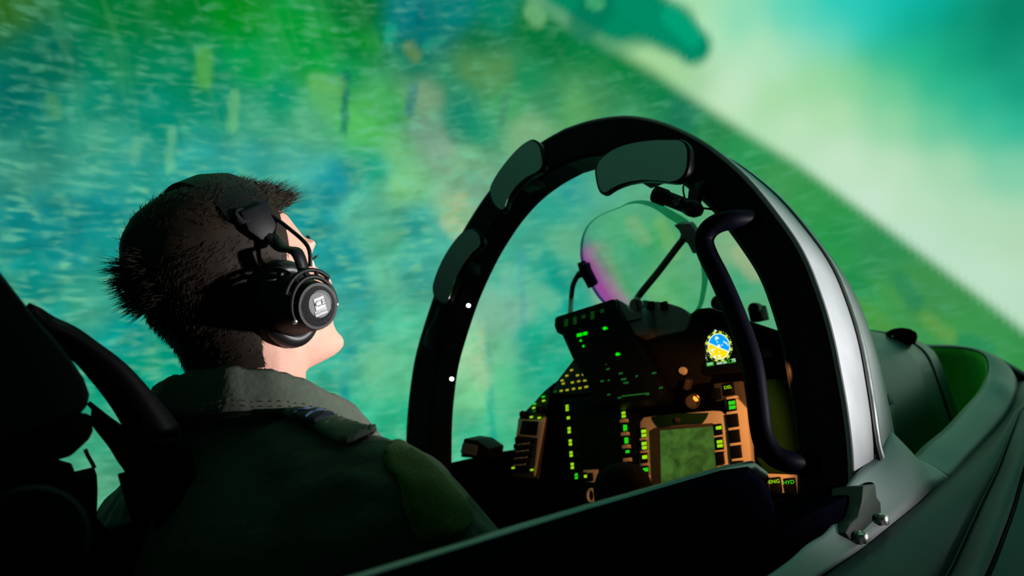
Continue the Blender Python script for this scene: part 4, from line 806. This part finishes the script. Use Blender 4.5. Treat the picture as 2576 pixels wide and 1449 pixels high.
# ================================================================== the pilot
HS = .91; HLOC = np.array([0., .487, 1.789]); HYAW, HPIT, HROL = math.radians(-5), math.radians(17.5), math.radians(0)
HM = Matrix.Translation(HLOC) @ Euler((0, 0, HYAW)).to_matrix().to_4x4() @ Euler((HPIT, 0, 0)).to_matrix().to_4x4() @ Euler((0, HROL, 0)).to_matrix().to_4x4()
HR = np.array(HM.to_3x3()); HI = HR.T
def hw(p): return HS*(HR@np.asarray(p, float))+HLOC
def hl(p): return HI@(np.asarray(p, float)-HLOC)/HS
def head_geo():
    tab = [(.117, .030, .040, .034, -.012), (.108, .055, .066, .052, -.010), (.092, .075, .085, .065, -.008), (.065, .090, .098, .075, -.006), (.035, .097, .103, .078, -.004), (.015, .096, .103, .078, 0), (0, .090, .101, .077, 0), (-.02, .091, .096, .075, 0), (-.04, .092, .086, .071, 0), (-.06, .093, .070, .066, 0), (-.078, .091, .055, .060, .002), (-.095, .091, .035, .051, .004), (-.108, .088, .010, .040, .006), (-.117, .076, -.015, .026, .008)]
    V = []; F = []; n = 28
    for z, f, b, wd, c in tab:
        for k in range(n):
            a = 2*math.pi*k/n; ca, sa = math.cos(a), math.sin(a)
            y = (f if sa > 0 else b)*math.copysign(abs(sa)**.92, sa); x = wd*math.copysign(abs(ca)**(.85 if sa > 0 else .95), ca)
            if sa > 0 and z < -.02: x *= 1-.22*sa**2
            V.append(hw((x, y+c, z)))
    for i in range(len(tab)-1):
        for k in range(n): F.append([i*n+k, i*n+(k+1) % n, (i+1)*n+(k+1) % n, (i+1)*n+k])
    F += [list(range(n)), list(range((len(tab)-1)*n, len(tab)*n))]
    G = [(V, F)]
    def el(c, r): v, f = sphere_geo((0, 0, 0), r, 14, 9); G.append(([hw(np.asarray(c)+q) for q in v], f))
    # nose, brow, lips, chin, cheekbones, ears
    t, f = tube_geo([(0, .088, .018), (0, .100, -.005), (0, .112, -.030), (0, .108, -.040)], [.008, .010, .0125, .009], 10); G.append(([hw(p) for p in t], f))
    el((.010, .100, -.036), (.008, .010, .008)); el((-.010, .100, -.036), (.008, .010, .008)); el((0, .111, -.033), (.011, .009, .010))
    el((.03, .080, .022), (.03, .014, .009)); el((-.03, .080, .022), (.03, .014, .009))
    el((0, .090, -.063), (.022, .009, .006)); el((0, .089, -.073), (.020, .009, .007)); el((0, .086, -.102), (.024, .014, .014))
    el((.045, .060, -.026), (.022, .022, .018)); el((-.045, .060, -.026), (.022, .022, .018))
    for s in (1, -1): el((s*.079, -.008, -.018), (.008, .020, .030))
    return G
NB = np.array([0., .462, 1.60])
neck = tube_geo([hw((0, -.028, -.03)), hw((0, -.030, -.085)), np.array([0, .472, 1.66]), np.array([0, .468, 1.56])], [.058, .060, .063, .075], 20)
TORSO = [(1.04, .56, .165, .12), (1.15, .52, .165, .125), (1.28, .48, .17, .125), (1.40, .455, .19, .125), (1.48, .448, .205, .12), (1.54, .446, .20, .108), (1.585, .452, .165, .092), (1.62, .46, .115, .080), (1.65, .466, .080, .072)]
def torso_geo(g=0.):
    V = []; F = []; n = 28
    for z, cy, a, b in TORSO:
        for k in range(n):
            t = 2*math.pi*k/n; c, s = math.cos(t), math.sin(t)
            V.append(np.array([(a+g)*math.copysign(abs(c)**.8, c), cy+(b+g)*math.copysign(abs(s)**.85, s), z]))
    for i in range(len(TORSO)-1):
        for k in range(n): F.append([i*n+k, i*n+(k+1) % n, (i+1)*n+(k+1) % n, (i+1)*n+k])
    F += [list(range(n)), list(range((len(TORSO)-1)*n, len(TORSO)*n))]
    return V, F
GRIP = ony(1568, 1225, 1.05)+np.array([0, 0, -.105])
RARM = [(.165, .45, 1.545, .068), (.205, .462, 1.53, .069), (.240, .505, 1.46, .063), (.275, .60, 1.375, .056), (.255, .68, 1.345, .054), (.19, .84, 1.36, .044), (GRIP[0]+.055, GRIP[1]-.085, GRIP[2]-.005, .036)]
LARM = [(-.165, .45, 1.545, .068), (-.205, .462, 1.53, .069), (-.245, .50, 1.46, .063), (-.28, .60, 1.36, .056), (-.27, .68, 1.33, .054), (-.27, .84, 1.33, .044), (-.275, .90, 1.33, .036)]
LEGS = [[(s*.10, .57, 1.08, .095), (s*.125, .80, 1.16, .085), (s*.145, 1.0, 1.19, .068), (s*.145, 1.10, 1.02, .058), (s*.14, 1.22, .80, .05), (s*.14, 1.30, .60, .042)] for s in (1, -1)]
def shrink(ch, g): return [(*c[:3], c[3]-g) for c in ch]
body_g = head_geo()+[neck, torso_geo(-.014)]+limb(shrink(RARM, .010))+limb(shrink(LARM, .010))
for Lg in LEGS:
    body_g += limb(shrink(Lg, .010)); s = math.copysign(1, Lg[0][0])
    body_g += limb([(s*.14, 1.29, .56, .045), (s*.14, 1.34, .50, .045), (s*.14, 1.45, .485, .034)])
# right hand closed round the stick column, left hand curled on the throttle
def hand(wrist, palm, axis_c, rad, z0, sgn, a0):
    G = limb([(*wrist, .026), (*palm, .026)]); G.append(sphere_geo(palm, (.024, .036, .038)))
    for i, ln in enumerate((1., 1.08, 1.02, .85)):
        z = z0-i*.0185; ch = []
        for j in range(5):
            a = a0+sgn*j*.62*ln; ch.append((axis_c[0]+rad*math.cos(a), axis_c[1]+rad*math.sin(a), z-j*.002, .0095-.0007*j))
        G += limb(ch)
    ch = [(palm[0], palm[1]+.005, z0+.012, .012), (axis_c[0]+rad*math.cos(a0-sgn*.5), axis_c[1]+rad*math.sin(a0-sgn*.5), z0+.022, .0105), (axis_c[0]+rad*math.cos(a0-sgn*1.2), axis_c[1]+rad*math.sin(a0-sgn*1.2), z0+.03, .0095), (axis_c[0]+rad*math.cos(a0-sgn*1.8), axis_c[1]+rad*math.sin(a0-sgn*1.8), z0+.032, .0085)]
    return G+limb(ch)
body_g += hand(RARM[-1][:3], (GRIP[0]+.035, GRIP[1]-.035, GRIP[2]), GRIP, .031, GRIP[2]+.03, 1, -.6)
THR = np.array([-.305, .99, 1.33])
body_g += hand(LARM[-1][:3], (-.285, .955, 1.335), THR, .033, 1.36, -1, math.pi+2.4)
pil = thing('person', 'seated person in an olive flight suit and black headset looking ahead towards the instruments', 'person', (0, .5, .5))
body = remesh(body_g, .0042, 4)
for v in body.vertices: v.co = v.co-Vector((0, .5, .5))
bo = link('body', body, 'skin', pil, 180)
# face details
for s in (1, -1):
    lathe('eye', hw((s*.032, .070, .0)), HR@np.array([0, 1., 0]), [(.0115, 0), (.0115, .004), (.0095, .0095), (.005, .013), (.001, .014)], 'eye_white', pil, 16)
def bvh_of(me, off):
    return BVHTree.FromPolygons([tuple(np.array(v.co)+off) for v in me.vertices], [tuple(p.vertices) for p in me.polygons])
BV = bvh_of(body, np.array([0, .5, .5]))

# --- hair: a close cap plus thousands of strands
bv = np.array([np.array(v.co) for v in body.vertices])+np.array([0, .5, .5]); bn = np.array([np.array(v.normal) for v in body.vertices])
lc = (bv-HLOC)@HR/HS
def hairy(q):
    x, y, z = q[..., 0], q[..., 1], q[..., 2]
    line = np.where(y > .035, .060+(y-.035)*.35, np.where(y > .018, -.0+(y-.018)*2.5, np.where(y > -.030, -.005, np.where(y > -.045, -.03-(-.03-y)*4., -.095))))
    return (z > line) & (z > -.12)
msk = hairy(lc) & (np.linalg.norm(lc, axis=1) < .2)
def hair_h(q):   # cap height above the skull
    return .0030+.0085*np.clip((q[:, 2]+.05)/.12, 0, 1)
V = bv+bn*hair_h(lc)[:, None]; keep = {}
Vh = []; Fh = []
for p in body.polygons:
    ids = list(p.vertices)
    if all(msk[i] for i in ids):
        f = []
        for i in ids:
            if i not in keep: keep[i] = len(Vh); Vh.append(V[i])
            f.append(keep[i])
        Fh.append(f)
ids = np.array(list(keep.keys())); pick = rng.choice(ids, 11000)
e1 = rng.normal(size=(len(pick), 3))
for k, i in enumerate(pick):
    q = lc[i]; nl = HI@bn[i]
    ln = .006+.007*np.clip((q[2]+.06)/.14, 0, 1)
    flow = np.array([0, -.6, -.9]) if q[2] < .06 else np.array([0, .5, .0])
    nw = .22
    if q[1] < -.070 and .015 < q[2] < .07 and q[0] < .03: ln += .005+.009*rng.random(); nw = .8; flow = np.array([0, -.2, .1])    # tuft at the crown
    if q[1] > .055: ln += .012; flow = np.array([.05, .8, .1]); nw = .5                                     # fringe
    if q[2] < -.03: flow = np.array([0, -.1, -1.]); nw = .5; ln += .002
    d = nl*nw+flow+e1[k]*.22; d /= np.linalg.norm(d); ln *= rng.uniform(.65, 1.25)
    p0 = V[i]-bn[i]*.003; dw = HR@d; mid = p0+dw*ln*.55; bend = HR@(d+flow*.5+np.array([0, 0, -.15])); tip = mid+bend/np.linalg.norm(bend)*ln*.5
    u, v, _ = basis(dw); r = .00042; b = len(Vh)
    for P_, rr in ((p0, r), (mid, r*.8)):
        for a in (0, 2.1, 4.2): Vh.append(P_+rr*(math.cos(a)*u+math.sin(a)*v))
    Vh.append(tip)
    for a in range(3):
        c = (a+1) % 3; Fh += [[b+a, b+c, b+3+c, b+3+a], [b+3+a, b+3+c, b+6]]
me = bpy.data.meshes.new('hair'); me.from_pydata([tuple(v-np.array([0, .5, .5])) for v in Vh], [], Fh)
ho = link('hair', me, 'hair_brown', pil, 180); ho['label'] = 'short brown hair with a tuft at the crown'
# eyebrow and lashes of the side in view
def strands(name, roots, dirs, ln, m, r=.0003):
    V = []; F = []
    for p, d in zip(roots, dirs):
        u, v, n_ = basis(d); b = len(V); k = ln*rng.uniform(.7, 1.2)
        V += [p+r*(math.cos(a)*u+math.sin(a)*v) for a in (0, 2.1, 4.2)]+[p+n_*k]
        F += [[b, b+1, b+3], [b+1, b+2, b+3], [b+2, b, b+3]]
    return make(name, V, F, m, pil, 0)
rt = []; dr = []
for k in range(240):
    s = rng.choice([-1, 1]); t = rng.random(); rt.append(hw((s*(.014+.036*t), .098-.022*t*t, .024+.006*math.sin(t*2.6)+rng.normal()*.002))); dr.append(HR@np.array([s*.7, .35, .35+.3*rng.normal()]))
strands('eyebrow', [r for r, d in zip(rt, dr) if hl(r)[0] > 0], [d for r, d in zip(rt, dr) if hl(r)[0] > 0], .005, 'hair_brown'); strands('eyebrow', [r for r, d in zip(rt, dr) if hl(r)[0] < 0], [d for r, d in zip(rt, dr) if hl(r)[0] < 0], .005, 'hair_brown')
rt = []; dr = []
for k in range(90):
    s = rng.choice([-1, 1]); t = rng.random(); rt.append(hw((s*(.02+.026*t), .088-.010*t*t, .005))); dr.append(HR@np.array([s*.35, 1, .2+.25*rng.normal()]))
strands('eyelashes', rt, dr, .010, 'hair_brown', .0002)

# --- flight suit
suit_g = [torso_geo(0)]+limb(RARM)+limb(LARM)
for Lg in LEGS: suit_g += limb(Lg)
suit_g += limb([(.06, .455, 1.60, .055), (.13, .452, 1.575, .058), (.19, .452, 1.55, .062)])+limb([(-.06, .455, 1.60, .055), (-.13, .452, 1.575, .058), (-.19, .452, 1.55, .062)])
suit = remesh(suit_g, .006, 6)
# cloth folds
sco = [v.co.copy() for v in suit.vertices]; sno = [v.normal.copy() for v in suit.vertices]
for v, p, vn in zip(suit.vertices, sco, sno):
    f = noise.noise(Vector((p.x*9, p.y*9+p.z*5, p.z*9-p.y*5)))*.006+noise.noise(Vector((p.x*26+p.z*14, p.y*22, p.z*22-p.x*9)))*.0028
    if p.x > .15: f += .0022*math.sin((p.z*.8+p.y*.9-p.x*.5)*150)*max(0, noise.noise(p*11)+.25)
    v.co = p+vn*f-Vector((0, .5, .5))
link('flight_suit', suit, 'suit_olive', pil, 180)
SB = bvh_of(suit, np.array([0, .5, .5]))
def cast(px, py, bv_=None, near=.85):
    d = ray(px, py); d = d/np.linalg.norm(d); h = (bv_ or SB).ray_cast(Vector(CAM), Vector(d))
    if h[0] is None: h = (bv_ or SB).find_nearest(Vector(CAM+d*near))
    return np.array(h[0]), np.array(h[1])
def cloth(name, px, m, parent, off=.002, th=.003, sub=3, puff=0.):
    """piece of cloth lying on the suit; outline given as picture points that are cast onto the suit"""
    bm = bmesh.new(); vs = [bm.verts.new((x, y, 0)) for x, y in px]; bm.faces.new(vs)
    bmesh.ops.triangulate(bm, faces=bm.faces)
    for _ in range(sub): bmesh.ops.subdivide_edges(bm, edges=bm.edges, cuts=1, use_grid_fill=True); bmesh.ops.triangulate(bm, faces=bm.faces)
    bm.verts.ensure_lookup_table(); cx = np.mean([p[0] for p in px]); cy = np.mean([p[1] for p in px]); V = []
    near = np.median([np.linalg.norm(cast(x, y)[0]-CAM) for x, y in px])
    for v in bm.verts:
        p, n_ = cast(v.co.x, v.co.y, None, near)
        e = 0 if v.is_boundary else puff
        V.append(p+n_*(off+e))
    F = [[v.index for v in f.verts] for f in bm.faces]; bm.free()
    o = make(name, V, F, m, parent, 180); md = o.modifiers.new('solid', 'SOLIDIFY'); md.thickness = th; md.offset = 0
    return o
# hook-and-loop patch on the right sleeve
pt = [(966, 1150), (978, 1128), (1000, 1120), (1040, 1138), (1080, 1165), (1120, 1205), (1150, 1240), (1172, 1275), (1180, 1305), (1170, 1330), (1140, 1352), (1090, 1360), (1050, 1345), (1020, 1300), (1012, 1255), (1002, 1215), (978, 1190)]
q = cloth('sleeve_patch', [tuple(p) for p in smooth_poly([np.array(p, float) for p in pt], 2)], 'velcro_green', pil, .003, .003, 3, .002); q['label'] = 'fuzzy dark green hook-and-loop patch on the sleeve'
# shoulder strap with rank slide
st = [(703, 1034), (712, 1020), (732, 1017), (760, 1022), (820, 1040), (880, 1055), (925, 1072), (947, 1092), (900, 1118), (852, 1127), (800, 1095), (745, 1070), (712, 1056)]
ep = cloth('shoulder_strap', [tuple(p) for p in smooth_poly([np.array(p, float) for p in st], 2)], 'collar_olive', pil, .006, .004, 3, .002)
sl = cloth('rank_slide', [(730, 1062), (760, 1056), (800, 1050), (840, 1047), (892, 1060), (885, 1066), (850, 1064), (815, 1078), (795, 1092), (760, 1080)], 'navy_cloth', pil, .010, .004, 2)
def stripe(px, wd):
    P = []
    for x, y in px: p, n_ = cast(x, y); P.append(p+n_*.0125)
    return tube('rank_stripe', smooth_poly(P, 4, False), wd, 'pale_blue_cloth', sl, 6)
stripe([(742, 1072), (752, 1064), (775, 1060), (800, 1056), (825, 1050)], .0010); stripe([(775, 1080), (786, 1070), (806, 1064), (835, 1060), (850, 1056)], .0010)
# collar: folded ring round the neck
def collar_ring(rt_, dz, rb=.0):
    P = []
    for k in range(61):
        th = math.radians(-158+316*k/60); a = abs(math.degrees(th))
        z = np.interp(a, [0, 50, 90, 125, 158], [1.700, 1.698, 1.684, 1.655, 1.615])
        fwd = np.interp(a, [0, 90, 125, 158], [0, .004, .022, .05]); rx = np.interp(a, [0, 60, 110, 158], [.074, .079, .088, .115])
        wob = .0007*math.sin(k*1.3)+.0004*math.sin(k*3.1)
        P.append(np.array([(rx+rt_+wob)*math.sin(th), .468-(rx+rt_+wob)*math.cos(th)*(.95)+fwd*.6, z+dz+wob]))
    return P
rows = [collar_ring(-.006, -.030), collar_ring(-.004, -.008), collar_ring(.0, .0), collar_ring(.006, -.004), collar_ring(.014, -.018), collar_ring(.021, -.034), collar_ring(.025, -.044)]
co = loft('collar', rows, 'collar_olive', pil, .003, 180)
for dr_, dz_ in ((.0215, -.033), (.0235, -.038)):
    base = resample(collar_ring(dr_+.0022, dz_), 170)
    V = []; F = []
    for i in range(0, 168, 2):
        v, f = tube_geo([base[i], base[i]*.3+base[i+1]*.7], .0005, 5); k = len(V); V += v; F += [[j+k for j in g] for g in f]
    make('stitching', V, F, 'thread_tan', co, 0)
# ================================================================== headset
hs = thing('headset', 'black communication headset with a silver CE sticker worn by the pilot', 'headset', hw((0, 0, .13)))
def hv(v): return HR@np.asarray(v, float)
def band(r, w_, y0, y1, tab, th=.006):
    pass
arc = []
for a in np.radians(np.linspace(-62, 62, 25)):
    arc.append(np.array([.0925*math.sin(a)*1.0, -.004, .006+.128*math.cos(a)**.9]))
rows = []
for p in arc:
    n_ = p-np.array([0, -.004, 0.02]); n_ /= np.linalg.norm(n_)
    rows.append([hw(p+np.array([0, y, 0])+n_*h) for y, h in ((-.032, -.004), (-.028, .006), (0, .010), (.028, .006), (.032, -.004), (0, -.006))])
R_ = np.array(rows); nu, nv, _ = R_.shape
F_ = [[i*nv+j, i*nv+(j+1) % nv, (i+1)*nv+(j+1) % nv, (i+1)*nv+j] for i in range(nu-1) for j in range(nv)]+[list(range(nv)), list(range((nu-1)*nv, nu*nv))]
make('headband', R_.reshape(-1, 3), F_, 'headset_black', hs, 50)
for s in (1, -1):
    piv = np.array([s*.088, -.002, .058])
    lathe('pivot_cap', hw(piv+np.array([s*.0, -.014, .010])), hv((s, 0, .35)), [(.0095, 0), (.0095, .004), (.008, .006)], 'headset_cap', hs, 18)
    blk = [hw(piv+np.array([s*a, b, c])) for a, b, c in ((0, -.018, .016), (0, .02, .02), (0, .022, -.004), (0, .010, -.022), (0, -.008, -.020), (0, -.018, -.006))]
    prism('slider_block', blk, hv((s*.008, 0, 0)), 'headset_black', hs, .002)
    # strap and wire down to the yoke
    ce = np.array([s*.083, .001, -.039]); ax = np.array([s*1., -.02, -.28]); ax /= np.linalg.norm(ax)
    yk = ce+ax*.045+np.array([0, .004, .040])
    P = smooth_poly([piv+np.array([s*.005, .004, -.012]), piv+np.array([s*.016, .006, -.035]), yk+np.array([s*.001, .0, .022]), yk], 5, False)
    rows = [[hw(p+np.array([0, -.0075*k, 0])), hw(p+np.array([s*.0012, 0, 0])), hw(p+np.array([0, .0075*k, 0]))] for p, k in zip(P, np.linspace(1.1, .9, len(P)))]
    loft('strap', rows, 'headset_black', hs, .0025, 180)
    tube('wire', [hw(p) for p in smooth_poly([piv+np.array([s*.006, .016, .006]), piv+np.array([s*.016, .024, -.015]), yk+np.array([s*.002, .016, .024]), yk+np.array([0, .010, .002])], 5, False)], .0021, 'headset_black', hs, 8)
    cup = thing_cup = make('ear_cup', *tube_geo([hw(ce+ax*.002), hw(ce+ax*.010), hw(ce+ax*.030), hw(ce+ax*.048), hw(ce+ax*.051)], [.034, .032, .027, .0240, .023], 36), 'headset_black', hs, 45)
    # oval cushion
    u = np.array([0, 1., 0]); v = np.cross(ax, u); V = []; F = []; ns, nt = 48, 12
    for i in range(ns):
        t = 2*math.pi*i/ns; rad = u*math.cos(t)*.030+v*math.sin(t)*.040; dn_ = rad/np.linalg.norm(rad)
        for j in range(nt):
            f = 2*math.pi*j/nt; V.append(hw(ce-ax*.004+rad+dn_*.011*math.cos(f)+ax*.012*math.sin(f)))
    for i in range(ns):
        for j in range(nt): F.append([i*nt+j, i*nt+(j+1) % nt, ((i+1) % ns)*nt+(j+1) % nt, ((i+1) % ns)*nt+j])
    make('cushion', V, F, 'headset_cushion', hs, 180)
    pl_ = [hw(ce+ax*.001+u*math.cos(t)*.031+v*math.sin(t)*.041) for t in np.linspace(0, 2*math.pi, 40, endpoint=False)]
    prism('cup_plate', pl_, hv(ax*.005), 'headset_plate', hs, .001)
    cap = lathe('cap', hw(ce+ax*.049), hv(ax), [(.0232, -.004), (.0232, 0), (.0216, .0015), (.0142, .0032), (.0138, .0027), (.001, .0027)], 'headset_cap', hs, 40)
    if s == 1:
        sc = ce+ax*.0522
        lathe('sticker', hw(sc+v*.002+u*.002), hv(ax), [(.0135, -.0005), (.0135, .0002), (.001, .0003)], 'sticker_silver', cap, 36)['label'] = 'round silver sticker'
        uu = -v*1.; ur = u   # up and right on the cap as seen from outside
        if (HR@uu)[2] < 0: uu = -uu
        def sq(name, x0, x1, y0, y1, m, h=.0009): 
            return make(name, [hw(sc+ur*x+uu*y+ax*h) for x, y in ((x0, y0), (x1, y0), (x1, y1), (x0, y1))], [[0, 1, 2, 3]], m, cap, 0)
        sq('sticker_label', -.0055, .0078, -.0035, .0095, 'sticker_white'); sq('sticker_label', -.008, .0085, -.0095, -.0042, 'sticker_white')
        text('sticker_text', 'CE', hw(sc+ur*.0012+uu*.003+ax*.0014), hv(ur), hv(uu), .0085, 'ink_black', cap, 1.25)
        text('sticker_text', 'ASD3910-0', hw(sc+ur*.0003-uu*.0068+ax*.0014), hv(ur), hv(uu), .0042, 'ink_black', cap, .75)
    # open yoke over the cap
    yp = [ce+ax*.043+u*math.cos(t)*.0295+(-v if (HR@v)[2] < 0 else v)*math.sin(t)*.032 for t in np.radians(np.linspace(-14, 194, 25))]
    for off_, rr in ((0, .0026),):
        tube('yoke', [hw(p) for p in yp], rr, 'headset_black', hs, 8, 1.)
    yp2 = [ce+ax*.040+u*math.cos(t)*.036+(-v if (HR@v)[2] < 0 else v)*math.sin(t)*.0395 for t in np.radians(np.linspace(35, 145, 16))]
    tube('yoke', [hw(p) for p in yp2], .0024, 'headset_black', hs, 8)
    for t in np.radians([38, 65, 90, 115, 142]):
        vv = (-v if (HR@v)[2] < 0 else v)
        tube('yoke_rib', [hw(ce+ax*.043+u*math.cos(t)*.0295+vv*math.sin(t)*.032), hw(ce+ax*.040+u*math.cos(t)*.036+vv*math.sin(t)*.0395)], .0022, 'headset_black', hs, 6)
    for p in (yp[0], yp[-1]): make('yoke_pin', *sphere_geo(hw(p), .0032, 10, 7), 'rail_steel', hs, 180)

# ================================================================== ejection seat behind the pilot
es = thing('ejection_seat', 'black ejection seat head box and harness straps behind the pilot', 'ejection seat', (0, .2, .45))
hb_ = [(-60, 604), (6, 680), (92, 792), (138, 840), (184, 898), (218, 950), (232, 990), (227, 1024), (200, 1046), (0, 1130), (-60, 1156)]
prism('head_box', [onx(x, y, .11) for x, y in hb_], (-.24, 0, 0), 'seat_leather', es, .006, 3)
hb2 = [(-60, 1100), (0, 1095), (200, 1035), (236, 1040), (240, 1085), (228, 1105), (212, 1120), (180, 1150), (130, 1155), (60, 1240), (-60, 1260)]
prism('head_box_base', [onx(x, y, .09) for x, y in hb2], (-.2, 0, 0), 'black_matte', es, .004)
def strap(name, outer, inner, x, m='strap_webbing', th=.004):
    a = smooth_poly([onx(*p, x) for p in outer], 5, False); b = smooth_poly([onx(*p, x-.02) for p in inner], 5, False)
    n_ = min(len(a), len(b)); a = resample(a, 40); b = resample(b, 40)
    return loft(name, [[p, p*.5+q*.5+np.array([.006, 0, .003]), q] for p, q in zip(a, b)], m, es, th, 180)
strap('shoulder_pad', [(60, 775), (110, 803), (170, 822), (235, 858), (300, 900), (350, 950), (400, 1010), (445, 1070), (475, 1130), (500, 1260)], [(110, 830), (135, 852), (200, 905), (240, 955), (280, 1010), (310, 1060), (340, 1130), (365, 1190), (385, 1240), (400, 1330)], .06, 'seat_leather', .012)
strap('shoulder_strap_webbing', [(222, 1013), (265, 1045), (315, 1080), (345, 1120), (370, 1180), (395, 1250), (410, 1330)], [(232, 1060), (246, 1082), (275, 1120), (300, 1160), (319, 1188), (333, 1240), (342, 1310)], .03)
bk = [(308, 1188), (320, 1186), (350, 1200), (352, 1290), (345, 1312), (334, 1280)]
prism('buckle', [onx(x, y, .035) for x, y in bk], (-.012, 0, 0), 'black_satin', es, .002)
w2 = [(182, 1165), (205, 1224), (216, 1195), (232, 1180), (238, 1172), (246, 1195), (248, 1230), (246, 1300), (262, 1322), (282, 1340), (300, 1322), (342, 1310), (420, 1300), (520, 1330), (640, 1449), (640, 1560), (-60, 1560), (-60, 1180), (60, 1180), (130, 1150)]
prism('seat_side', [onx(x, y, .02) for x, y in w2], (-.22, 0, 0), 'black_matte', es, .003)
tube('pull_cable', [onx(x, y, .03) for x, y in ((214, 1130), (222, 1148), (232, 1165), (238, 1178))], .0018, 'black_satin', es, 6)
cb = onx(70, 1365, .20)
lathe('inertia_reel', cb, (1, -.3, .1), [(.034, -.03), (.034, 0), (.031, .003), (.019, .004), (.018, -.002), (.002, -.002)], 'reel_black', es, 36)
box('reel_arm', cb+np.array([-.07, 0, 0]), ((1, 0, 0), (0, 1, 0), (0, 0, 1)), (.06, .02, .02), 'black_matte', es, .004)
loft('seat_back', [[np.array([x, .30-.05*(1-abs(x)/.22), z]) for x in np.linspace(-.22, .22, 9)] for z in np.linspace(.95, 1.52, 8)], 'seat_leather', es, .05, 60)
box('seat_pan', (0, .58, .90), ((1, 0, 0), (0, 1, .12), (0, -.12, 1)), (.23, .24, .05), 'seat_leather', es, .015, 3)
box('seat_bucket', (0, .50, .65), ((1, 0, 0), (0, 1, 0), (0, 0, 1)), (.2, .22, .2), 'black_matte', es, .01)
for x in (-.17, .17): box('seat_rail', (x, .16, .98), ((1, 0, 0), (0, 1, 0), (0, 0, 1)), (.02, .03, .53), 'black_matte', es, .004)
# throttle in the left hand
th_ = thing('throttle', 'black throttle lever under the left hand on the far console', 'throttle', (-.305, 1.0, 1.2))
tube('lever', [(-.305, .99, 1.2), (-.305, .99, 1.30), (-.305, .99, 1.375)], [.014, .02, .018], 'black_matte', th_, 14)
cn = thing('side_console', 'black console shelf along the far cockpit wall', 'console', (-.31, .9, .45))
box('console_body', (-.33, .85, .82), ((1, 0, 0), (0, 1, 0), (0, 0, 1)), (.08, .38, .38), 'black_paint', cn, .006)
